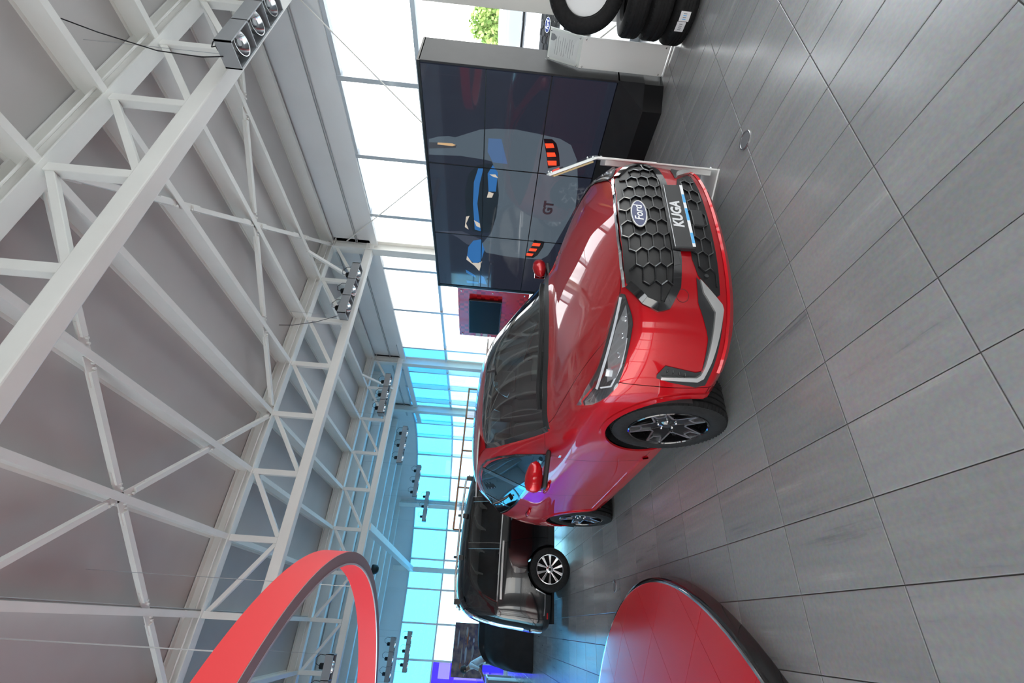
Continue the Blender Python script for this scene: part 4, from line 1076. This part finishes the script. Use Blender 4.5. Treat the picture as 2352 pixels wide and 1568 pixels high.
# ================================================================== red accessory board with a television
BRED = mat('board_red', (.55,.010,.016), .25, 0, .3)
N, L, b = nodes(BRED)
tc2 = N.new('ShaderNodeTexCoord'); ck = N.new('ShaderNodeTexChecker'); ck.inputs['Scale'].default_value = 10.5; ck.inputs[1].default_value = (.80,.016,.024,1); ck.inputs[2].default_value = (.42,.006,.012,1)
nz = N.new('ShaderNodeTexNoise'); nz.inputs['Scale'].default_value = 2.2; mxx = N.new('ShaderNodeMix'); mxx.data_type = 'RGBA'; mxx.inputs[6].default_value = (.70,.013,.02,1)
rmp = N.new('ShaderNodeMapRange'); rmp.inputs[1].default_value = .45; rmp.inputs[2].default_value = .55; L.new(nz.outputs['Fac'], rmp.inputs[0]); L.new(tc2.outputs['Object'], nz.inputs['Vector'])
L.new(tc2.outputs['Object'], ck.inputs['Vector']); L.new(rmp.outputs[0], mxx.inputs[0]); L.new(ck.outputs['Color'], mxx.inputs[7]); L.new(mxx.outputs[2], b.inputs['Base Color'])
rb = empty('display_board', (6.2,8.8,0), 0, 'red chequered display board on the window wall with a white edge strip', 'display board')
MB().box(0,-.93,.85,.03,.96,2.42).build('board_face', BRED, rb, bevel=.003)
MB().box(-.012,-1.02,.80,.03,-.93,2.44).build('edge_strip', mat('board_edge',(.82,.84,.88),.3), rb)
for y in (-.85,.88):
    for z in (.95,1.65,2.34): MB().cyl((0,y,z),(-.02,y,z),.018,n=12).build('standoff_screw', mat('chrome'), rb, True)
for y in (-.6,.6): MB().box(.03,y-.03,0,.09,y+.03,2.3).build('support_leg', FXG, rb)
tv = empty('television', (6.10,8.82,1.80), 0, 'black flat television hanging on the red display board', 'television')
MB().box(0,-.66,-.37,.05,.66,.37).build('casing', mat('tv_black',(.008,.008,.009),.25), tv, bevel=.008)
MB().box(-.002,-.64,-.35,.0,.64,.35).build('screen', mat('tv_screen',(.004,.004,.005),.30,0,0.,spec=.08), tv)
MB().box(.05,-.1,-.1,.072,.1,.1).build('bracket', FXG, tv)
for k, z in enumerate((1.95,1.78)):
    pn = MB().box(6.16,9.58,z-.06,6.19,9.70,z+.06).build('notice_card', PAPER); tag(pn, 'small white card on the red board, %s of two beside the television' % ('upper' if k == 0 else 'lower'), 'card', 'cards beside the television')
# ================================================================== glass partition with brown frame
BRN = mat('brown_frame', (.36,.15,.07), .5)
gp_ = empty('glass_partition', (0,13.0,0), 0, 'tall glass partition with a thin brown frame behind the red car roof', 'partition')
MB().box(2.15,-.02,2.17,6.3,.02,2.22).build('top_rail', BRN, gp_); MB().box(2.15,-.02,.05,6.3,.02,.10).build('bottom_rail', BRN, gp_)
pxs = [2.15,3.25,4.3,5.3,6.28]
for x in pxs: MB().box(x-.02,-.02,0,x+.02,.02,2.2).build('post', BRN, gp_)
for a, c in zip(pxs[:-1], pxs[1:]): MB().box(a+.02,-.005,.10,c-.02,.005,2.17).build('pane', glass('milky_glass',(.93,.93,.97),.06), gp_)
# ================================================================== ceiling camera and pipe
cc = empty('security_camera', (1.33,16.0,4.66), 0, 'black dome security camera on a white pipe beyond the ring', 'camera')
MB().lathe([(0,-.16),(.07,-.145),(.12,-.10),(.14,-.03),(.14,.05),(0,.05)], (0,0,0), (0,0,1), 24).build('dome', FXB, cc, True)
MB().cyl((0,0,.04),(0,0,.42),.05,n=14).build('pipe', STEEL, cc, True)
# ================================================================== floor outlets
def outlet(x, y, label):
    o = empty('floor_outlet', (x,y,0), 0, label, 'floor outlet', 'round floor outlets')
    MB().lathe([(0,-.001),(.062,-.001),(.062,.004),(.060,.006),(.052,.006),(.050,.003),(0,.003)], (0,0,0), (0,0,1), 40).build('ring', mat('outlet_steel',(.55,.56,.57),.25,.9), o, ang=.6)
    MB().lathe([(0,.003),(.049,.003),(.048,.0055),(0,.0055)], (0,0,0), (0,0,1), 40).build('lid', mat('outlet_lid',(.25,.26,.27),.35,.4), o, ang=.6)
outlet(2.754,1.705,'round steel floor outlet in front of the white stand at the upper right')
outlet(.451,5.469,'round steel floor outlet between the red car and the round platform')
# ================================================================== car under a black cover
CLOTH = noisy(mat('black_cloth', (.010,.010,.012), .75), (.008,.008,.010), (.016,.016,.02), 5)
cvm = MB(); nu, nv = 48, 40
def cov(u, v):
    # u: along y 0..1 ; v: around section -1..1
    y = -1.85 + 3.7*u
    h = 1.30*(1-max(0,(abs(u-.5)*2))**5*.35) * (1 if .25 < u < .8 else .80+.20*max(0,1-abs(u-.5)*2))
    hw2 = .90+.05*math.sin(9*u)
    a = v*PI/2
    x = hw2*math.copysign(abs(math.sin(a))**.45, math.sin(a)); z = h*abs(math.cos(a))**.55
    x += .018*math.sin(14*y+3*v)*min(1,1.3-z/1.3); 
    return (x, y+.02*math.sin(17*x), max(.004, z))
vs_ = [cov(i/nu, -1+2*j/nv) for i in range(nu+1) for j in range(nv+1)]
fs_ = [(i*(nv+1)+j, i*(nv+1)+j+1, (i+1)*(nv+1)+j+1, (i+1)*(nv+1)+j) for i in range(nu) for j in range(nv)]
fs_ += [tuple(range(nv+1)), tuple(nu*(nv+1)+j for j in reversed(range(nv+1)))]
cvm.add(vs_, fs_); co = cvm.build('covered_car', CLOTH, None, True); co.location = (.08,14.75,0); tag(co, 'car hidden under a black cloth cover beyond the black van', 'covered car')
# ================================================================== far poster wall and counter
FCOL = {'brown':(.22,.10,.07),'dusk':(.10,.06,.12),'cream':(.30,.26,.25),'rust':(.35,.09,.03),'slate':(.06,.07,.12),'pale':(.38,.36,.42)}
ps = empty('poster', (-.70,19.4,0), 0, 'large dark poster of a racing crowd at the far end of the hall', 'poster')
MB().box(-.80,0,1.00,.80,.03,2.07).build('poster_sheet', noisy(mat('poster_print',(.1,.06,.1),.4), (.05,.03,.07), (.26,.15,.13), 5, 6), ps)
rnd = random.Random(4)
for k in range(26):
    nm = rnd.choice(list(FCOL)); cx, cz, a, c = rnd.uniform(-.7,.7), rnd.uniform(1.08,1.98), rnd.uniform(.03,.30), rnd.uniform(.015,.05)
    if cx-a < -.79 or cx+a > .79: continue
    n = 9; pts = [(cx+a*math.cos(2*PI*i/n)*rnd.uniform(.7,1.1), min(2.06,max(1.01,cz+c*math.sin(2*PI*i/n)*rnd.uniform(.7,1.1)))) for i in range(n)]
    MB().prism(pts, lambda u,v,t: (u,t,v), -.0006-.0001*k, .0).build('printed_shape', mat('poster_'+nm, FCOL[nm], .5), ps)
for x in (-.7,.7): MB().box(x-.03,.03,0,x+.03,.09,2.0).build('support_leg', FXG, ps)
# ================================================================== person beyond the covered car
SKIN = mat('skin', (.42,.22,.15), .5); SHIRT = noisy(mat('white_shirt', (.62,.64,.68), .8), (.55,.57,.62), (.68,.70,.74), 12); TROU = mat('grey_trousers', (.16,.16,.17), .8); SHOE = mat('dark_shoe', (.02,.02,.02), .5); HAIR = mat('dark_hair',(.03,.02,.018),.7)
def skin_mesh(name, verts, edges, rad, m, parent, root=0, lv=2):
    me = bpy.data.meshes.new(name); me.from_pydata(verts, edges, [])
    o = bpy.data.objects.new(name, me); COL.objects.link(o)
    o.modifiers.new('skin', 'SKIN'); ss = o.modifiers.new('sub', 'SUBSURF'); ss.levels = lv
    if not me.skin_vertices: me.attributes  # layer is made with the modifier below
    bm = bmesh.new(); bm.from_mesh(me); ly = bm.verts.layers.skin.verify(); bm.verts.ensure_lookup_table()
    for i, v in enumerate(bm.verts): v[ly].radius = rad[i] if isinstance(rad[i], tuple) else (rad[i],rad[i]); v[ly].use_root = (i == root)
    bm.to_mesh(me); bm.free()
    dg = bpy.context.evaluated_depsgraph_get(); r = bpy.data.meshes.new_from_object(o.evaluated_get(dg)); bpy.data.objects.remove(o)
    r.materials.clear(); r.materials.append(m)
    for p in r.polygons: p.use_smooth = True
    q = bpy.data.objects.new(name, r); link(q, parent); return q
person = empty('person', (-.78,17.1,0), PI*.5, 'person in a white shirt and grey trousers bending forward beyond the covered car', 'person')
# local: faces +y (which is world -x); leaning forward
BV = [(0,0,.93),(0,.06,1.10),(0,.18,1.30),(0,.26,1.43),(0,.31,1.50),(0,.355,1.585),      # pelvis..head
      (-.10,0,.88),(-.11,.03,.50),(-.11,-.02,.09),(-.11,.10,.04),(.10,0,.88),(.11,-.02,.50),(.11,-.10,.09),(.11,.02,.04),
      (-.17,.22,1.38),(-.24,.30,1.14),(-.20,.48,1.02),(-.19,.55,1.00),(.17,.22,1.38),(.24,.30,1.14),(.20,.48,1.02),(.19,.55,1.00)]
BE = [(0,1),(1,2),(2,3),(3,4),(4,5),(0,6),(6,7),(7,8),(8,9),(0,10),(10,11),(11,12),(12,13),(3,14),(14,15),(15,16),(16,17),(3,18),(18,19),(19,20),(20,21)]
BR = [(.13,.10),(.13,.095),(.15,.10),(.10,.08),(.055,.055),(.085,.10),(.085,.085),(.06,.06),(.042,.042),(.035,.03),(.085,.085),(.06,.06),(.042,.042),(.035,.03),(.055,.055),(.043,.043),(.03,.03),(.032,.018),(.055,.055),(.043,.043),(.03,.03),(.032,.018)]
body_ = skin_mesh('body', BV, BE, BR, SKIN, person)
sk = lambda ids, edges, k, nm, m: skin_mesh(nm, [BV[i] for i in ids], edges, [tuple(r*k for r in BR[i]) for i in ids], m, person)
sk([0,1,2,3,14,15,18,19], [(0,1),(1,2),(2,3),(3,4),(4,5),(3,6),(6,7)], 1.16, 'shirt', SHIRT)
sk([0,6,7,8,10,11,12], [(0,1),(1,2),(2,3),(0,4),(4,5),(5,6)], 1.20, 'trousers', TROU)
for s_ in (-1,1):
    bx_ = (-.11,-.02) if s_ < 0 else (.11,-.10)
    MB().prism([(-.05,-.08),(.05,-.08),(.055,.10),(.03,.19),(-.03,.19),(-.055,.10)], lambda u,v,t: (bx_[0]+u,bx_[1]+v,t), 0, .075).build('shoe', SHOE, person, bevel=.02)
hd = MB(); hd.lathe([(0,.125),(.045,.118),(.085,.085),(.100,.03),(.097,-.02),(.09,-.05)], (0,.335,1.60), (0,.15,1), 24); hd.build('hair', HAIR, person, True)
MB().lathe([(0,.03),(.014,.015),(.016,0)], (0,.45,1.585), (0,1,-.25), 10).build('nose', SKIN, person, True)
for s_ in (-1,1):
    MB().lathe([(0,.006),(.011,.003),(.012,-.004)], (s_*.035,.448,1.615), (0,1,-.1), 10).build('eye', mat('eye_dark',(.02,.015,.012),.3), person, True)
    MB().lathe([(0,.014),(.02,.010),(.028,0)], (s_*.088,.36,1.585), (s_,0,0), 12).build('ear', SKIN, person, True)
    for q in range(4):
        hx = s_*.19+(q-1.5)*.016; ln_ = (.055,.066,.07,.058)[q]
        MB().tube([(hx,.55,1.0),(hx,.55+ln_*.6,.985),(hx,.55+ln_,.96)], [.009,.008,.006], 8).build('finger', SKIN, person, True)
    MB().tube([(s_*.165,.54,.995),(s_*.145,.57,.975),(s_*.140,.60,.96)], [.010,.009,.007], 8).build('thumb', SKIN, person, True)
dk = empty('reception_counter', (-1.45,17.15,0), 0, 'pale counter in front of the bending person at the far end', 'counter')
MB().box(-.30,-.5,.0,.15,.5,.88).build('counter_body', mat('counter_grey',(.45,.46,.50),.5), dk, bevel=.01); MB().box(-.35,-.55,.88,.20,.55,.93).build('counter_top', mat('counter_top',(.62,.63,.66),.4), dk, bevel=.008)
# ================================================================== outside: tree
LEAF = noisy(mat('leaves', (.22,.36,.08), .7), (.13,.26,.05), (.42,.52,.16), 3)
tr_ = empty('tree_outside', (20.5,8.9,-.16), 0, 'leafy green tree outside the window wall beyond the video wall', 'tree')
MB().tube([(0,0,0),(.05,.05,1.2),(.0,.1,2.2)], [.11,.09,.05], 10).build('trunk', mat('bark',(.14,.10,.07),.9), tr_, True)
rl = random.Random(11); lf = MB()
for k in range(2600):
    a, c = rl.uniform(0,2*PI), rl.uniform(-1,1); r_ = rl.random()**.45
    p = Vector((math.cos(a)*math.sqrt(1-c*c)*1.0*r_, math.sin(a)*math.sqrt(1-c*c)*.85*r_, 2.55+1.25*c*r_))
    q = Vector((rl.uniform(-1,1),rl.uniform(-1,1),rl.uniform(-1,1))).normalized(); e_ = q.orthogonal().normalized()*.10; f_ = q.cross(e_)
    lf.add([p-e_, p+f_*.6, p+e_, p-f_*.6], [(0,1,2,3)])
tag(lf.build('foliage', LEAF, tr_), kind='stuff')
# ================================================================== black van
VBLACK = mat('black_paint', (.004,.004,.005), .15, 0, 1., .02)
def van_rows():
    R0 = [(0,-.80,.22),(.30,-.79,.22),(.55,-.72,.22),(.70,-.60,.22),(.80,-.44,.23),(.84,-.30,.24),(.85,0,.25),(.86,.44,.25),(.87,.60,.25),(.87,1.2,.25),(.87,1.72,.25),(.87,2.32,.26),(.87,2.75,.28),(.86,3.20,.30),(.84,3.42,.31),(.74,3.55,.32),(.50,3.58,.32),(.25,3.59,.32),(0,3.59,.32)]
    R1 = [(0,-.86,.32),(.31,-.85,.32),(.58,-.78,.32),(.77,-.64,.32),(.86,-.45,.33),(.90,-.30,.34),(.91,0,.35),(.91,.44,.35),(.905,.60,.35),(.905,1.2,.35),(.905,1.72,.35),(.905,2.32,.35),(.915,2.75,.36),(.91,3.22,.38),(.885,3.48,.39),(.78,3.61,.40),(.50,3.645,.40),(.25,3.65,.40),(0,3.65,.40)]
    R2 = [(0,-.87,.48),(.31,-.86,.48),(.58,-.79,.48),(.78,-.64,.49),(.875,-.44,.49),(.91,-.28,.50),(.925,0,.50),(.92,.44,.50),(.915,.60,.50),(.915,1.2,.50),(.915,1.72,.50),(.92,2.33,.50),(.93,2.75,.52),(.92,3.22,.54),(.89,3.47,.56),(.79,3.60,.58),(.50,3.64,.58),(.25,3.645,.58),(0,3.645,.58)]
    R3 = [(0,-.87,.66),(.31,-.86,.66),(.58,-.78,.67),(.78,-.62,.68),(.875,-.42,.69),(.91,-.26,.70),(.925,0,.70),(.925,.44,.70),(.925,.61,.70),(.925,1.2,.70),(.925,1.72,.71),(.93,2.36,.72),(.935,2.75,.74),(.925,3.22,.75),(.89,3.45,.76),(.79,3.57,.77),(.50,3.61,.78),(.25,3.615,.78),(0,3.615,.78)]
    R4 = [(0,-.84,.85),(.31,-.83,.85),(.58,-.74,.86),(.76,-.56,.88),(.86,-.36,.91),(.90,-.22,.94),(.915,0,.97),(.925,.44,.98),(.925,.64,.98),(.925,1.2,.985),(.925,1.72,.99),(.925,2.44,.995),(.925,2.80,1.0),(.915,3.22,1.0),(.885,3.44,1.0),(.79,3.55,1.0),(.50,3.59,1.0),(.25,3.595,1.0),(0,3.595,1.0)]
    R5 = [(0,-.70,.97),(.31,-.68,.975),(.56,-.60,.985),(.73,-.42,1.0),(.83,-.22,1.03),(.86,-.02,1.05),(.87,.18,1.07),(.88,.42,1.085),(.885,.70,1.10),(.89,1.2,1.12),(.89,1.72,1.13),(.89,2.50,1.14),(.89,2.95,1.14),(.885,3.30,1.14),(.87,3.42,1.14),(.78,3.53,1.14),(.50,3.57,1.14),(.25,3.575,1.14),(0,3.575,1.14)]
    return [R0,R1,R2,R3,R4,R5]
def van_top():
    def c(x, dz, dy): return {5:(x,-.35,1.07+dz*.2),6:(x,-.08,1.12+dz*.2),7:(x,.10,1.15+dz*.2),8:(x,.22+dy,1.17),9:(x*.96,.62+dy,1.47+dz),10:(x*.90,1.05+dy,1.74+dz),11:(x*.92,2.1,1.835+dz),12:(x*.92,2.9,1.82+dz),13:(x*.92,3.46-dy*.3,1.77+dz)}
    t = [c(0,0,0), c(.28,-.003,.01), c(.54,-.015,.05), c(.74,-.05,.14)]
    return t
van = empty('black_van', (3.595,8.97,0), PI/2, 'shiny black van with roof rails parked side-on behind the red car', 'van')
def van_ps(r, s_):
    if r == 0: return 11
    if s_ < 4: return 0
    if s_ < 8: return 1
    if s_ < 10: return 8
    if s_ < 11: return 9
    if s_ < 14: return 1 if r > 0 else 11
    return 10 if r < 2 else 7
VN = dict(SUV_NAMES); VN[9] = 'sliding_door'
_vm = car_cage(van_rows(), van_top(), {9:(.85,1.05,1.40),10:(.815,1.55,1.655),11:(.81,2.20,1.70),12:(.815,3.12,1.66)}, (8,13), van_ps, suv_pt, 3, creases_row=((5,.6,8,14),(4,.3,4,14)), dlo_part=5)
VM = {k:VBLACK for k in range(13)}; VGL = glass('van_glass', (.03,.033,.034), .07); VM[3] = VGL; VM[5] = VGL; VM[6] = VGL; VM[11] = SATINBLACK
vparts, VBV, VBM = split_parts(_vm, VN, VM, van, arches=((0,.325,.365,.6),(2.755,.325,.365,.6)))
VBM.verts.index_update(); inner_skin(VBM, (3,5,6), .010, van)  # black skin put in as shade in the panel gaps
def van_wheel(c, side):
    t = wheel_base(van, c, side, .325, .205, .215)
    MB().lathe([(.216,.006),(.209,.010),(.203,.003),(.198,-.03),(.19,-.14)], (0,0,0), (1,0,0), 48).build('rim', ALU, t, ang=.6)
    MB().lathe([(.0,-.07),(.16,-.07),(.195,-.09)], (0,0,0), (1,0,0), 40).build('brake_backing', DARK, t, True)
    sp = MB()
    def P(rr, a, x): return (x, rr*math.cos(a), rr*math.sin(a))
    for k in range(5):
        th = PI/2 + 2*PI*k/5
        for sg in (-1,1):
            o = [P(.045, th+sg*.30, -.012), P(.205, th+sg*.20, .0), P(.205, th+sg*.42, .0), P(.06, th+sg*.62, -.014)]
            i_ = [(x-.03,y,z) for x,y,z in o]
            sp.add(o+i_, [(0,1,2,3),(7,6,5,4),(0,4,5,1),(1,5,6,2),(2,6,7,3),(3,7,4,0)])
    sp.build('spokes', ALU, t, bevel=.004)
    MB().lathe([(0,-.002),(.026,-.002),(.030,-.008),(.058,-.014),(.06,-.05)], (0,0,0), (1,0,0), 28).build('hub_cap', ALU, t, ang=.5)
    MB().lathe([(0,.0),(.022,.0),(.022,-.004)], (0,0,0), (1,0,0), 20).build('hub_badge', DARK, t, ang=.5)
for (y, s_) in ((0,-1),(0,1),(2.755,-1),(2.755,1)): van_wheel((s_*.905, y, .325), s_)
for y in (0,2.755):
    for sg in (-1,1): MB().lathe([(.362,.60),(.362,.91)], (0,y,.325), (sg,0,0), 30, a0=WA[sg], a1=WA[sg]+PI).build('wheel_well', SATINBLACK, van, True)
MB().box(-.80,-.70,.24,.80,3.5,.27).build('floor_pan', DARK, van)
for sg in (-1,1):
    def vs_path(pts, wd, off, name, m): return strip(VBV, [(sg*x,y,z) for x,y,z in pts], (-sg,0,0), wd, off, name, m, van, both=False)
    vs_path([(3,.95,1.115),(3,1.72,1.13),(3,2.5,1.14),(3,3.25,1.14)], .022, .006, 'belt_moulding', CHROME)
    vs_path([(3,2.38,1.09),(3,2.8,1.09),(3,3.22,1.085)], .035, .016, 'slide_rail', SILVERTRIM)
    vs_path([(3,1.70,1.14),(3,1.74,1.66)], .10, .004, 'pillar_cover', GLOSSBLACK)
    vs_path([(3,2.46,1.15),(3,2.48,1.66)], .10, .004, 'pillar_cover', GLOSSBLACK)
    MB().tube([(sg*.70,1.30,1.76),(sg*.70,1.42,1.815),(sg*.70,2.2,1.835),(sg*.70,2.95,1.82),(sg*.70,3.25,1.79),(sg*.70,3.36,1.735)], .018, 8).build('roof_rail', SILVERTRIM, van, True)
    for y in (1.36,2.0,2.65,3.28): MB().box(sg*.70-.02,y-.04,1.70,sg*.70+.02,y+.04,1.805).build('rail_foot', SATINBLACK, van, bevel=.01)
    for y in (2.0,2.65): MB().box(sg*.70-.025,y-.018,1.835,sg*.70+.025,y+.018,1.885).build('roof_bar_clamp', SATINBLACK, van, bevel=.01)
    strip(VBV, [(sg*.80,3.9,1.62),(sg*.80,3.9,1.35),(sg*.80,3.9,1.05),(sg*.80,3.9,.70)], (-sg*.4,-.9,0), .10, .012, 'tail_lamp', mat('tail_lamp_chrome',(.55,.58,.66),.1,.9,1.), van, both=False)
    strip(VBV, [(sg*.84,3.9,.60),(sg*.82,3.9,.50),(sg*.80,3.9,.42)], (-sg*.4,-.9,0), .09, .015, 'bumper_chrome', CHROME, van, both=False)
    vs_path([(3,3.05,.40),(3,3.30,.40),(3,3.40,.41)], .016, .006, 'bumper_line', CHROME)
    vs_path([(3,3.36,.355),(3,3.44,.355)], .022, .006, 'rear_reflector', mat('reflector_red',(.45,.01,.015),.2))
    for y in (1.58,1.95):
        h = VBV.ray_cast(Vector((sg*3,y,.98)), Vector((-sg,0,0))); MB().tube([(h[0].x,y-.10,.98),(h[0].x+sg*.025,y-.07,.98),(h[0].x+sg*.025,y+.07,.98),(h[0].x,y+.10,.98)], .013, 8).build('door_handle', VBLACK, van, True)
for x in (-.4,.4):
    MB().prism([(.95,.55),(1.0,.70),(1.45,.66),(1.78,1.30),(1.68,1.32),(1.40,.55)], lambda u,v,t: (t+x,u,v), -.24, .24).build('front_seat', INTDARK, van, bevel=.05)
    MB().box(x-.13,1.70,1.32,x+.13,1.80,1.50).build('headrest', INTDARK, van, bevel=.04)
    MB().box(x-.13,2.62,1.24,x+.13,2.72,1.42).build('rear_headrest', INTDARK, van, bevel=.04)
MB().prism([(1.95,.55),(1.95,.72),(2.38,.70),(2.68,1.26),(2.76,1.22),(2.5,.55)], lambda u,v,t: (t,u,v), -.66, .66).build('rear_bench', INTDARK, van, bevel=.05)
# ================================================================== white car parked outside
ow = copy_tree(suv); ow.name = 'white_car_outside'; ow.location = (12.85,5.45,-.16); ow.rotation_euler = (0,0,-1.17); ow.scale = (1.45,1.45,1.45); ow.location = (13.25,5.62,-.16)
tag(ow, 'white car parked outside the window, its grille showing above the white stand', 'car')
WPAINT = mat('white_paint', (.75,.76,.78), .3, 0, 1., .03)
def repaint(o):
    for ch in list(o.children):
        if ch.name.split('.')[0] in ('plate_carrier','dashboard','front_seat','headrest','rear_bench','rear_headrest','steering_wheel','steering_spokes','infotainment_screen','instrument_hood','rear_view_mirror','mirror_stem','vent_fin'):
            for d_ in list(ch.children): bpy.data.objects.remove(d_)
            bpy.data.objects.remove(ch); continue
        for s_ in ch.material_slots:
            if s_.material == RED: s_.link = 'OBJECT'; s_.material = WPAINT
        repaint(ch)
repaint(ow)
